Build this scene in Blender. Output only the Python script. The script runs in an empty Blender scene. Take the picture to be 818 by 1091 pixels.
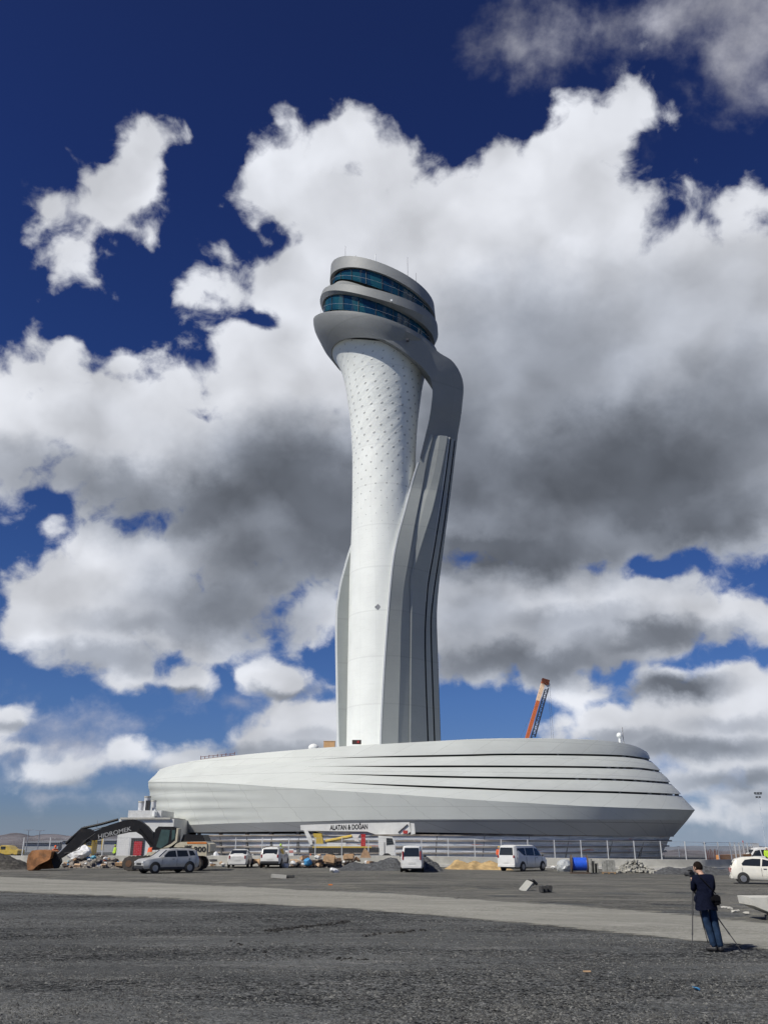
import bpy, bmesh, math, random
from math import sin, cos, pi, radians, sqrt, atan2, tan
from mathutils import Vector, Matrix, noise as mnoise
random.seed(11)
scene = bpy.context.scene
COL = scene.collection
# ---------------------------------------------------------------- camera
F = 914.0; CX = 409.0; CY = 545.5; CAMH = 2.2
PITCH = math.atan((895.0 - CY) / F)
cp, sp = cos(PITCH), sin(PITCH)
cam = bpy.data.cameras.new('camera'); cam_o = bpy.data.objects.new('camera', cam); COL.objects.link(cam_o)
cam_o.location = (0, 0, CAMH); cam_o.rotation_euler = (pi/2 + PITCH, 0, 0)
cam.sensor_fit = 'VERTICAL'; cam.sensor_height = 36; cam.sensor_width = 27; cam.lens = F/1091*36
cam.clip_start = 0.1; cam.clip_end = 9000
scene.camera = cam_o

def ray(x, y):
    u = (x-CX)/F; v = (CY-y)/F
    return Vector((u, cp - v*sp, sp + v*cp))
def at(x, y, Y):
    d = ray(x, y); s = Y/d.y
    return Vector((d.x*s, Y, CAMH + d.z*s))
def sm(a, b, x):
    t = max(0.0, min(1.0, (x-a)/(b-a))) if a != b else (1.0 if x >= a else 0.0)
    return t*t*(3-2*t)
def gz(x, y):
    z = -0.0125*max(0.0, x)*sm(22, 52, y) if x > 0 else 0.0
    z -= 13.0*sm(130, 900, y)*1.0
    if y < 60:
        z += 0.05*mnoise.noise((x*0.12, y*0.3, 3.1))*sm(60, 30, y)
    return z
def gpt(x, y):
    d = ray(x, y); t = 5.0
    for i in range(60):
        p = Vector((0, 0, CAMH)) + d*t
        t += (p.z - gz(p.x, p.y)) / max(1e-4, -d.z) * 0.7
    p = Vector((0, 0, CAMH)) + d*t
    p.z = gz(p.x, p.y)
    return p
def xof(px, Y, z):                # world x of an image column at depth Y and height z
    return (px-CX)/F*(Y*cp + (z-CAMH)*sp)
def proj(p):
    d = p.y*cp + (p.z-CAMH)*sp
    return CX + F*p.x/d, CY - F*(-p.y*sp + (p.z-CAMH)*cp)/d
def lerp(a, b, t): return a + (b-a)*t
def interp(pts, x):
    if x <= pts[0][0]: return pts[0][1]
    for (a, b), (c, d) in zip(pts, pts[1:]):
        if x <= c: return lerp(b, d, (x-a)/(c-a))
    return pts[-1][1]
def spline(pts, x):               # smooth (Catmull-like) interpolation of a sorted polyline
    n = len(pts)
    if x <= pts[0][0]: return pts[0][1]
    if x >= pts[-1][0]: return pts[-1][1]
    for i in range(n-1):
        if x <= pts[i+1][0]: break
    x0, y0 = pts[i]; x1, y1 = pts[i+1]
    def slope(k):
        if k == 0: return (pts[1][1]-pts[0][1])/(pts[1][0]-pts[0][0])
        if k == n-1: return (pts[-1][1]-pts[-2][1])/(pts[-1][0]-pts[-2][0])
        return (pts[k+1][1]-pts[k-1][1])/(pts[k+1][0]-pts[k-1][0])
    h = x1-x0; t = (x-x0)/h; m0, m1 = slope(i)*h, slope(i+1)*h
    return (2*t**3-3*t*t+1)*y0 + (t**3-2*t*t+t)*m0 + (-2*t**3+3*t*t)*y1 + (t**3-t*t)*m1

# ---------------------------------------------------------------- shader DSL
class S:
    def __init__(s, nt, sock): s.nt = nt; s.s = sock
    def _m(s, op, *a, clamp=False):
        n = s.nt.nodes.new('ShaderNodeMath'); n.operation = op; n.use_clamp = clamp
        for i, v in enumerate((s,)+a):
            if isinstance(v, S): s.nt.links.new(v.s, n.inputs[i])
            else: n.inputs[i].default_value = v
        return S(s.nt, n.outputs[0])
    def __add__(s, o): return s._m('ADD', o)
    __radd__ = __add__
    def __sub__(s, o): return s._m('SUBTRACT', o)
    def __rsub__(s, o): return s._m('MULTIPLY', -1.0)._m('ADD', o)
    def __mul__(s, o): return s._m('MULTIPLY', o)
    __rmul__ = __mul__
    def __truediv__(s, o): return s._m('DIVIDE', o)
    def mx(s, o): return s._m('MAXIMUM', o)
    def mn(s, o): return s._m('MINIMUM', o)
    def smax(s, o, k): return s._m('SMOOTH_MAX', o, k)
    def pw(s, o): return s._m('POWER', o)
    def clamp(s): return s._m('ADD', 0.0, clamp=True)
    def ss(s, a, b, lo=0.0, hi=1.0):
        n = s.nt.nodes.new('ShaderNodeMapRange'); n.interpolation_type = 'SMOOTHSTEP'
        s.nt.links.new(s.s, n.inputs['Value'])
        n.inputs['From Min'].default_value = a; n.inputs['From Max'].default_value = b
        n.inputs['To Min'].default_value = lo; n.inputs['To Max'].default_value = hi
        return S(s.nt, n.outputs[0])
def vmath(nt, op, a, b=None, c=None, out=0):
    n = nt.nodes.new('ShaderNodeVectorMath'); n.operation = op
    for i, v in enumerate((a, b, c)):
        if v is None: continue
        if isinstance(v, S): nt.links.new(v.s, n.inputs[i])
        elif isinstance(v, (int, float)): n.inputs['Scale'].default_value = v
        else: n.inputs[i].default_value = v
    return S(nt, n.outputs[out])
def comb(nt, x, y, z=0.0):
    n = nt.nodes.new('ShaderNodeCombineXYZ')
    for i, v in enumerate((x, y, z)):
        if isinstance(v, S): nt.links.new(v.s, n.inputs[i])
        else: n.inputs[i].default_value = v
    return S(nt, n.outputs[0])
def noise(nt, vec, scale, detail=4, rough=0.55, dist=0.0, col=False, lac=2.0):
    n = nt.nodes.new('ShaderNodeTexNoise'); nt.links.new(vec.s, n.inputs['Vector'])
    n.inputs['Scale'].default_value = scale; n.inputs['Detail'].default_value = detail
    n.inputs['Roughness'].default_value = rough; n.inputs['Distortion'].default_value = dist
    n.inputs['Lacunarity'].default_value = lac
    return S(nt, n.outputs['Color' if col else 'Fac'])
def voro(nt, vec, scale, feature='F1', detail=0.0, rough=0.5, out='Distance', rnd=1.0):
    n = nt.nodes.new('ShaderNodeTexVoronoi'); nt.links.new(vec.s, n.inputs['Vector'])
    n.feature = feature; n.inputs['Scale'].default_value = scale
    n.inputs['Detail'].default_value = detail; n.inputs['Roughness'].default_value = rough
    n.inputs['Randomness'].default_value = rnd
    if feature == 'SMOOTH_F1': n.inputs['Smoothness'].default_value = 0.6
    return S(nt, n.outputs[out])
def mixc(nt, f, a, b, mode='MIX'):
    n = nt.nodes.new('ShaderNodeMix'); n.data_type = 'RGBA'; n.blend_type = mode
    for i, v in ((0, f), (6, a), (7, b)):
        if isinstance(v, S): nt.links.new(v.s, n.inputs[i])
        elif i == 0: n.inputs[i].default_value = v
        else: n.inputs[i].default_value = (*v, 1) if len(v) == 3 else v
    return S(nt, n.outputs[2])
def ramp(nt, fac, stops, mx=0.9):
    n = nt.nodes.new('ShaderNodeValToRGB'); nt.links.new((fac/mx).clamp().s, n.inputs[0])
    e = n.color_ramp.elements
    while len(e) < len(stops): e.new(0.5)
    for k, (p, c) in enumerate(stops): e[k].position = max(0, min(1, p/mx))
    for k, (p, c) in enumerate(stops): e[k].color = (*c, 1)
    return S(nt, n.outputs[0])
def sep(nt, v):
    n = nt.nodes.new('ShaderNodeSeparateXYZ'); nt.links.new(v.s, n.inputs[0])
    return [S(nt, o) for o in n.outputs]

# ---------------------------------------------------------------- world
SUN_AZ = radians(52)      # left of the direction straight back at the camera
SUN_EL = radians(46)
to_sun = Vector((-sin(SUN_AZ)*cos(SUN_EL), -cos(SUN_AZ)*cos(SUN_EL), sin(SUN_EL)))
def azel(px, py):
    d = ray(px, py).normalized()
    return atan2(d.x, d.y), math.asin(d.z)
#            cx   cy   rx   ry   (photo pixels; turned into directions of the sky)
CLOUDS = [
 (372,172,66,56),(322,215,50,58),(278,262,42,46),(300,300,70,60),(440,235,100,75),(520,215,75,62),(585,185,75,62),(655,152,60,52),(688,122,40,50),(640,190,70,50),
 (325,230,72,75),(400,235,100,80),(365,255,80,64),(395,310,90,60),(600,270,130,90),(480,330,150,120),(700,300,90,80),(770,245,50,60),(806,260,40,52),(780,350,110,110),(640,420,210,150),
 (560,520,200,95),(420,585,90,50),(384,440,75,65),(490,460,65,65),(250,612,62,44),(310,612,50,36),(455,440,60,80),(440,400,60,60),(700,530,190,90),(790,470,120,150),(620,570,170,52),(240,285,42,34),
 (25,392,40,36),(30,455,80,85),(100,460,110,62),(190,420,62,48),(190,480,130,90),(300,430,110,95),(330,350,60,60),(350,510,110,90),(300,560,110,62),(215,560,90,60),
 (130,610,95,60),(60,650,62,62),(160,655,110,52),(235,650,70,38),(100,690,80,28),(342,655,50,34),(110,565,40,26),
 (148,186,38,46),(118,222,56,44),(140,240,40,40),(56,212,52,30),(92,256,46,52),(104,300,30,28),
 (520,655,105,66),(600,645,110,50),(690,652,110,42),(768,656,60,28),(540,700,90,30),(650,690,90,26),
 (185,727,56,20),(293,722,44,19),(12,757,34,16),(322,768,62,34),(285,792,62,27),(212,809,56,17),(130,806,30,13),(48,822,46,18),(345,800,50,30),(20,795,40,10),(345,735,30,10),
 (785,752,95,50),(730,778,90,38),(680,772,60,30),(650,780,50,12),(632,735,40,12),(716,722,56,22),(800,805,90,26),(750,835,80,16),(745,868,34,12),(800,850,50,14),(690,735,40,16),
]
WISPS = [(700,22,105,44),(775,60,60,62),(745,105,42,32),(640,24,44,30),(670,65,50,26),(560,40,30,30),(520,45,18,20),
         (250,745,70,10),(110,770,70,10),(60,850,80,9),(700,880,100,9),(770,815,90,26),(690,845,60,14),(250,815,90,10),(55,795,50,9),(780,880,70,10)]
DARKS = [ # cx,cy,rx,ry,weight
 (640,510,330,125,1.0),(780,450,190,130,.72),(560,410,190,130,.70),(680,345,200,95,.42),(560,590,220,50,.97),(760,560,130,60,.95),(480,470,90,130,.85),
 (345,520,175,82,1.0),(230,545,150,62,.92),(130,520,110,42,.72),(40,500,110,44,.62),(250,650,130,56,.86),(300,600,140,66,.93),(100,705,120,24,.62),(170,672,120,22,.6),(340,560,100,90,1.0),(240,480,120,50,.35),(560,600,240,40,.6),
 (560,708,150,32,.88),(690,682,140,22,.80),(500,660,80,50,.6),(600,668,120,24,.62),(90,450,90,40,.22),(165,600,60,60,.3),
 (190,741,56,10,.75),(300,735,50,9,.7),(12,768,40,9,.6),(290,800,110,14,.62),(200,825,110,12,.6),(50,835,90,9,.6),(330,785,60,9,.4),
 (716,735,70,18,.92),(735,800,110,16,.75),(780,835,110,14,.7),(780,775,80,12,.45),(660,790,60,12,.6),(800,850,60,8,.5),(240,300,60,50,.12),(100,290,60,40,.18)]
def build_world():
    w = bpy.data.worlds.new('World'); scene.world = w; w.use_nodes = True
    nt = w.node_tree; nt.nodes.clear()
    tc = nt.nodes.new('ShaderNodeTexCoord'); D = S(nt, tc.outputs['Generated'])
    D = vmath(nt, 'NORMALIZE', D)
    x, y, z = sep(nt, D)
    el = z._m('ARCSINE'); az = x._m('ARCTAN2', y)
    P0 = comb(nt, az, el, 0.0)
    # domain warp of the cloud outlines (noise lives on the direction sphere, finer towards the horizon)
    hs = z.mx(0.0)*0.38 + 0.66
    inv = comb(nt, x/hs, y/hs, z/hs)
    w1 = noise(nt, inv, 5.5, 2, 0.5, col=True)
    w2 = noise(nt, inv, 20.0, 4, 0.6, col=True)
    off = vmath(nt, 'MULTIPLY_ADD', w1, (0.10, 0.10, 0), (-0.05, -0.05, 0))
    off2 = vmath(nt, 'MULTIPLY_ADD', w2, (0.055, 0.055, 0), (-0.0275, -0.0275, 0))
    amp = z.ss(0.0, 0.45, 0.35, 1.0)
    sc = nt.nodes.new('ShaderNodeVectorMath'); sc.operation = 'SCALE'
    nt.links.new(vmath(nt, 'ADD', off, off2).s, sc.inputs[0]); nt.links.new(amp.s, sc.inputs['Scale'])
    P = vmath(nt, 'ADD', P0, S(nt, sc.outputs[0]))
    def blobs(lst, Pv, k, weight=False):
        acc = None
        for b in lst:
            px, py, rx, ry = b[:4]
            a0, e0 = azel(px, py); a1, _ = azel(px+rx, py); a2, _ = azel(px-rx, py)
            _, e1 = azel(px, py-ry); _, e2 = azel(px, py+ry)
            ra = abs(a1-a2)/2; re = abs(e1-e2)/2
            q = vmath(nt, 'MULTIPLY_ADD', Pv, (1/ra, 1/re, 0), (-a0/ra, -e0/re, 0))
            l = vmath(nt, 'LENGTH', q, out=1)
            if weight: d = l.ss(1.60, 0.15, 0.0, b[4])
            else:
                r = min(ra, re)*0.5 + sqrt(ra*re)*0.5
                d = l._m('MULTIPLY_ADD', -r, r)
            acc = d if acc is None else (acc.smax(d, k) if not weight else acc.smax(d, 0.25))
        return acc
    Fd = blobs(CLOUDS, P, 0.02)
    # unseen clouds beyond the frame, invented and thinned to lower ambient fill
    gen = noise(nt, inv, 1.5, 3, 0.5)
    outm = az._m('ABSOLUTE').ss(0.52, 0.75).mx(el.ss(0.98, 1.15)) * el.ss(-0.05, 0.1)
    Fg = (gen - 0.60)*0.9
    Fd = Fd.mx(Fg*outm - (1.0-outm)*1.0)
    # billows
    bs = vmath(nt, 'ADD', inv, vmath(nt, 'MULTIPLY_ADD', noise(nt, inv, 12.0, 3, .5, col=True), (.07,.07,.07), (-.035,-.035,-.035)))
    def bill(v):
        a = voro(nt, v, 12.0, 'SMOOTH_F1', 1.5, 0.5)
        b = noise(nt, v, 9.0, 9, 0.60)
        return (0.72-a)*0.45 + b*0.8
    B1 = bill(bs)
    L = Vector((-0.024, 0.0, 0.042))
    def soft(v):
        a = voro(nt, v, 8.5, 'SMOOTH_F1', 1.0, 0.45)
        b = noise(nt, v, 6.0, 4, 0.5)
        return (0.72-a)*0.55 + b*0.75
    R1 = soft(bs); R2 = soft(vmath(nt, 'ADD', bs, tuple(L)))
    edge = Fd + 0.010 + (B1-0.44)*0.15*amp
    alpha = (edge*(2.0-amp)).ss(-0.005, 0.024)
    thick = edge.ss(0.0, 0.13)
    relief = ((R1-R2)*1.25 + (B1-R1)*0.18).mx(-0.30).mn(0.28)
    dark = blobs(DARKS, P, .1, True)
    gdark = (noise(nt, inv, 2.6, 3, .5)-0.42).mx(0.0)*2.2*outm
    dark = dark.mx(gdark)
    n2 = noise(nt, bs, 3.6, 5, .55)
    dark = ((dark + (n2-.5)*0.55*dark + (noise(nt, inv, 2.4, 2, .5)-.5)*0.5*dark)*1.04).clamp()
    bright = 0.88 + relief*0.62 + (n2-.5)*0.14 - thick*0.03
    bright = (bright*(1.0-dark*0.83)).mx(0.09)
    tint = mixc(nt, dark, (0.97, 0.98, 1.02), (0.86, 0.96, 1.16))
    ccol = vmath(nt, 'SCALE', tint); nt.links.new(bright.s, ccol.s.node.inputs['Scale'])
    # wisps
    Fw = blobs(WISPS, P, 0.03)
    wn = noise(nt, inv, 7.0, 7, 0.58, dist=0.1)
    wa = ((Fw + (wn-0.50)*0.30).ss(-0.02, 0.10))*0.88*(0.5+wn).mn(1.0)
    wb = 0.58 + (B1-.44)*0.7 + el.ss(0.3, 0.0, 0.0, 0.12)
    wcol = vmath(nt, 'SCALE', mixc(nt, 0.0, (0.94, 0.95, 1.05), (1, 1, 1))); nt.links.new(wb.s, wcol.s.node.inputs['Scale'])
    # clear sky
    sky = nt.nodes.new('ShaderNodeTexSky'); sky.sky_type = 'NISHITA'; sky.sun_disc = False
    sky.sun_elevation = SUN_EL; sky.sun_rotation = atan2(to_sun.x, to_sun.y)
    sky.altitude = 1200; sky.air_density = 0.9; sky.dust_density = 0.25; sky.ozone_density = 3.2
    nt.links.new(comb(nt, x, y, z.mx(0.02)).s, sky.inputs[0]) if len(sky.inputs) else None
    skyc = S(nt, sky.outputs[0])
    g = nt.nodes.new('ShaderNodeVectorMath'); g.operation = 'MULTIPLY'
    nt.links.new(skyc.s, g.inputs[0]); nt.links.new(ramp(nt, el, SKY_GRADE).s, g.inputs[1])
    skyc = S(nt, g.outputs[0])
    K = 1.0/BG
    c = mixc(nt, wa.clamp(), skyc, vmath(nt, 'SCALE', wcol, K))
    hz = el.ss(0.14, 0.0, 0.0, 0.30)
    ccol = mixc(nt, hz, ccol, (0.30, 0.36, 0.44))
    c = mixc(nt, alpha, c, vmath(nt, 'SCALE', ccol, K))
    bg = nt.nodes.new('ShaderNodeBackground'); bg.inputs[1].default_value = BG
    nt.links.new(c.s, bg.inputs[0])
    o = nt.nodes.new('ShaderNodeOutputWorld'); nt.links.new(bg.outputs[0], o.inputs[0])
    w.cycles.sampling_method = 'MANUAL'; w.cycles.sample_map_resolution = 256
BG = 0.1
SKY_GRADE = [(0.005, [0.353, 0.377, 0.523]), (0.024, [0.317, 0.365, 0.527]), (0.073, [0.328, 0.401, 0.593]), (0.15, [0.325, 0.444, 0.676]), (0.306, [0.26, 0.389, 0.679]), (0.523, [0.2, 0.3, 0.613]), (0.727, [0.184, 0.25, 0.545]), (0.879, [0.19, 0.239, 0.496])]
def fix_scale_inputs(): pass
build_world()
sun = bpy.data.lights.new('sun', 'SUN'); sun.energy = 4.5; sun.angle = radians(0.53); sun.color = (1.0, 0.955, 0.865)
sun_o = bpy.data.objects.new('sun', sun); COL.objects.link(sun_o)
sun_o.rotation_euler = to_sun.to_track_quat('Z', 'Y').to_euler(); sun_o.location = (-60, -60, 90)
scene.view_settings.view_transform = 'Standard'; scene.view_settings.look = 'None'
scene.view_settings.exposure = 0.0; scene.view_settings.gamma = 1.0; scene.view_settings.use_curve_mapping = False
scene.render.engine = 'CYCLES'
scene.cycles.max_bounces = 5; scene.cycles.diffuse_bounces = 2; scene.cycles.use_adaptive_sampling = True; scene.cycles.adaptive_threshold = 0.02; scene.cycles.adaptive_min_samples = 6

# ---------------------------------------------------------------- materials
MATS = {}
def mat(name, color, rough=0.6, metal=0.0, var=0.08, vscale=3.0, bump=0.0, bscale=30.0, dirt=0.0, spec=0.5, trans=0.0, emit=None):
    if name in MATS: return MATS[name]
    m = bpy.data.materials.new(name); m.use_nodes = True; nt = m.node_tree
    b = nt.nodes['Principled BSDF']
    tc = nt.nodes.new('ShaderNodeTexCoord'); V = S(nt, tc.outputs['Object'])
    n = noise(nt, V, vscale, 5, 0.6)
    c0 = tuple(max(0, c*(1-var*1.6)) for c in color); c1 = tuple(min(1, c*(1+var)) for c in color)
    c = mixc(nt, n.ss(0.3, 0.7), c0, c1)
    if dirt > 0:
        d = noise(nt, V, vscale*2.3, 6, 0.7).ss(0.5, 0.72, 0, dirt)
        c = mixc(nt, d, c, (0.16, 0.13, 0.10))
    nt.links.new(c.s, b.inputs['Base Color'])
    b.inputs['Roughness'].default_value = rough; b.inputs['Metallic'].default_value = metal
    b.inputs['Specular IOR Level'].default_value = spec
    if bump > 0:
        bn = nt.nodes.new('ShaderNodeBump'); bn.inputs['Strength'].default_value = min(1, bump); bn.inputs['Distance'].default_value = 0.05
        nt.links.new(noise(nt, V, bscale, 5, 0.6).s, bn.inputs['Height']); nt.links.new(bn.outputs[0], b.inputs['Normal'])
    MATS[name] = m; return m
def glass_mat(name, color=(0.02, 0.03, 0.035), rough=0.05):
    m = mat(name, color, rough, 0.0, 0.2, 1.5); return m

# ---------------------------------------------------------------- objects
def thing(name, label, cat, loc=(0, 0, 0), rz=0.0, group=None):
    o = bpy.data.objects.new(name, None); COL.objects.link(o)
    o.location = loc; o.rotation_euler = (0, 0, rz); o.empty_display_size = 0.3
    return tag(o, label, cat, group)
def tag(o, label, cat, group=None, kind=None):
    o['label'] = label; o['category'] = cat
    if group: o['group'] = group
    if kind: o['kind'] = kind
    return o
def link(name, me, m, parent=None, label=None):
    ms = m if isinstance(m, (list, tuple)) else [m]
    for k in ms: me.materials.append(k)
    o = bpy.data.objects.new(name, me); COL.objects.link(o)
    if parent is not None: o.parent = parent
    if label: o['label'] = label
    return o
def from_bm(name, bm, m, parent=None, smooth=None, label=None):
    bmesh.ops.recalc_face_normals(bm, faces=bm.faces)
    me = bpy.data.meshes.new(name); bm.to_mesh(me); bm.free()
    if smooth is not None:
        for p in me.polygons: p.use_smooth = True
        me.set_sharp_from_angle(angle=radians(smooth))
    return link(name, me, m, parent, label)
def from_data(name, vs, fs, m, parent=None, smooth=None, label=None, recalc=True):
    bm = bmesh.new(); bv = [bm.verts.new(v) for v in vs]
    for f in fs:
        try: bm.faces.new([bv[i] for i in f])
        except ValueError: pass
    if not recalc:
        me = bpy.data.meshes.new(name); bm.to_mesh(me); bm.free()
        if smooth is not None:
            for p in me.polygons: p.use_smooth = True
            me.set_sharp_from_angle(angle=radians(smooth))
        return link(name, me, m, parent, label)
    return from_bm(name, bm, m, parent, smooth, label)
def structure(o): o['kind'] = 'structure'; return o
class MB:
    """collects shapes for ONE mesh object"""
    def __init__(s): s.bm = bmesh.new()
    def box(s, c, d, rot=None, bev=0.0, taper=1.0):
        x, y, z = d[0]/2, d[1]/2, d[2]/2
        co = [(-x,-y,-z),(x,-y,-z),(x,y,-z),(-x,y,-z),(-x*taper,-y*taper,z),(x*taper,-y*taper,z),(x*taper,y*taper,z),(-x*taper,y*taper,z)]
        M = Matrix.Translation(c) @ (rot.to_4x4() if rot is not None else Matrix())
        vs = [s.bm.verts.new(M @ Vector(k)) for k in co]
        fs = [s.bm.faces.new([vs[i] for i in f]) for f in ((3,2,1,0),(4,5,6,7),(0,1,5,4),(1,2,6,5),(2,3,7,6),(3,0,4,7))]
        if bev > 0:
            es = list({e for f in fs for e in f.edges})
            bmesh.ops.bevel(s.bm, geom=es, offset=bev, segments=2, affect='EDGES', clamp_overlap=True)
        return s
    def tube(s, pts, r, n=8, cap=True):
        pts = [Vector(p) for p in pts]; rs = r if isinstance(r, (list, tuple)) else [r]*len(pts)
        rings = []; prev = None
        for i, p in enumerate(pts):
            a = pts[max(0, i-1)]; b = pts[min(len(pts)-1, i+1)]; t = (b-a).normalized()
            if prev is None:
                u = t.orthogonal().normalized()
            else:
                u = (prev - t*prev.dot(t)).normalized()
            prev = u; v = t.cross(u)
            rings.append([s.bm.verts.new(p + (u*cos(2*pi*k/n) + v*sin(2*pi*k/n))*rs[i]) for k in range(n)])
        for A, B in zip(rings, rings[1:]):
            for k in range(n): s.bm.faces.new((A[k], A[(k+1)%n], B[(k+1)%n], B[k]))
        if cap:
            s.bm.faces.new(rings[0][::-1]); s.bm.faces.new(rings[-1])
        return s
    def beam(s, a, b, w, h, up=(0,0,1)):
        a = Vector(a); b = Vector(b); t = (b-a).normalized(); sd = t.cross(Vector(up))
        if sd.length < 1e-4: sd = Vector((1,0,0))
        sd.normalize(); u = sd.cross(t)
        vs = []
        for p in (a, b):
            for i, j in ((-1,-1),(1,-1),(1,1),(-1,1)): vs.append(s.bm.verts.new(p + sd*i*w/2 + u*j*h/2))
        for f in ((0,1,2,3),(7,6,5,4),(0,4,5,1),(1,5,6,2),(2,6,7,3),(3,7,4,0)): s.bm.faces.new([vs[i] for i in f])
        return s
    def prism(s, poly, depth, M=None, y0=0.0):
        """polygon in the local xz plane, extruded along y, centred"""
        M = M or Matrix()
        a = [s.bm.verts.new(M @ Vector((p[0], y0-depth/2, p[1]))) for p in poly]
        b = [s.bm.verts.new(M @ Vector((p[0], y0+depth/2, p[1]))) for p in poly]
        n = len(poly)
        s.bm.faces.new(a); s.bm.faces.new(b[::-1])
        for i in range(n): s.bm.faces.new((a[i], b[i], b[(i+1)%n], a[(i+1)%n]))
        return s
    def cyl(s, c, r, h, axis='z', n=20, r2=None, bev=0):
        r2 = r if r2 is None else r2
        ax = {'x': Vector((1,0,0)), 'y': Vector((0,1,0)), 'z': Vector((0,0,1))}[axis]
        c = Vector(c); return s.tube([c-ax*h/2, c+ax*h/2], [r, r2], n)
    def ball(s, c, r, seg=12, rings=8, sc=(1,1,1), jit=0.0, seed=0):
        M = Matrix.Translation(c) @ Matrix.Diagonal((*sc, 1))
        res = bmesh.ops.create_uvsphere(s.bm, u_segments=seg, v_segments=rings, radius=r, matrix=M)
        if jit:
            rr = random.Random(seed)
            for v in res['verts']:
                d = v.co - Vector(c); v.co = Vector(c) + d*(1 + jit*mnoise.noise(v.co*3.1/max(r,.05)*0.5 + Vector((seed,0,0)))) + Vector((rr.uniform(-1,1),)*3)*0
        return s
    def ico(s, c, r, sub=1, sc=(1,1,1), jit=0.2, rnd=random, rot=None):
        R = rot if rot is not None else Matrix.Rotation(rnd.uniform(0, 6.28), 4, 'Z') @ Matrix.Rotation(rnd.uniform(-.5, .5), 4, 'X')
        M = Matrix.Translation(c) @ R @ Matrix.Diagonal((*sc, 1))
        res = bmesh.ops.create_icosphere(s.bm, subdivisions=sub, radius=r, matrix=M)
        for v in res['verts']:
            v.co += Vector((rnd.uniform(-1,1), rnd.uniform(-1,1), rnd.uniform(-1,1)))*r*jit
        return s
    def grid(s, rows, closed=False, flip=False):
        """rows: list of lists of points -> quads"""
        R = [[s.bm.verts.new(p) for p in r] for r in rows]
        n = len(R[0])
        for A, B in zip(R, R[1:]):
            for k in range(n if closed else n-1):
                q = (A[k], A[(k+1)%n], B[(k+1)%n], B[k])
                try: s.bm.faces.new(q[::-1] if flip else q)
                except ValueError: pass
        return R
    def build(s, name, m, parent=None, smooth=None, label=None, recalc=True):
        if recalc: return from_bm(name, s.bm, m, parent, smooth, label)
        me = bpy.data.meshes.new(name); s.bm.to_mesh(me); s.bm.free()
        if smooth is not None:
            for p in me.polygons: p.use_smooth = True
            me.set_sharp_from_angle(angle=radians(smooth))
        return link(name, me, m, parent, label)
def lettering(text, size, m, parent, M, name='lettering', extrude=0.004, bold=0.0, shear=0.0, align='CENTER', sx=1.0):
    cu = bpy.data.curves.new(name, 'FONT'); cu.body = text; cu.size = size; cu.extrude = extrude; cu.offset = bold; cu.shear = shear
    cu.align_x = align; cu.align_y = 'CENTER'
    tmp = bpy.data.objects.new('tmp', cu); COL.objects.link(tmp)
    dg = bpy.context.evaluated_depsgraph_get()
    me = bpy.data.meshes.new_from_object(tmp.evaluated_get(dg)); me.name = name
    bpy.data.objects.remove(tmp); me.materials.clear()
    me.transform(M @ Matrix.Diagonal((sx, 1, 1, 1)))
    return link(name, me, m, parent)
def copy_tree(o, parent=None):
    c = o.copy(); COL.objects.link(c)
    if parent is not None: c.parent = parent
    for ch in list(o.children): copy_tree(ch, c)
    return c
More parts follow.
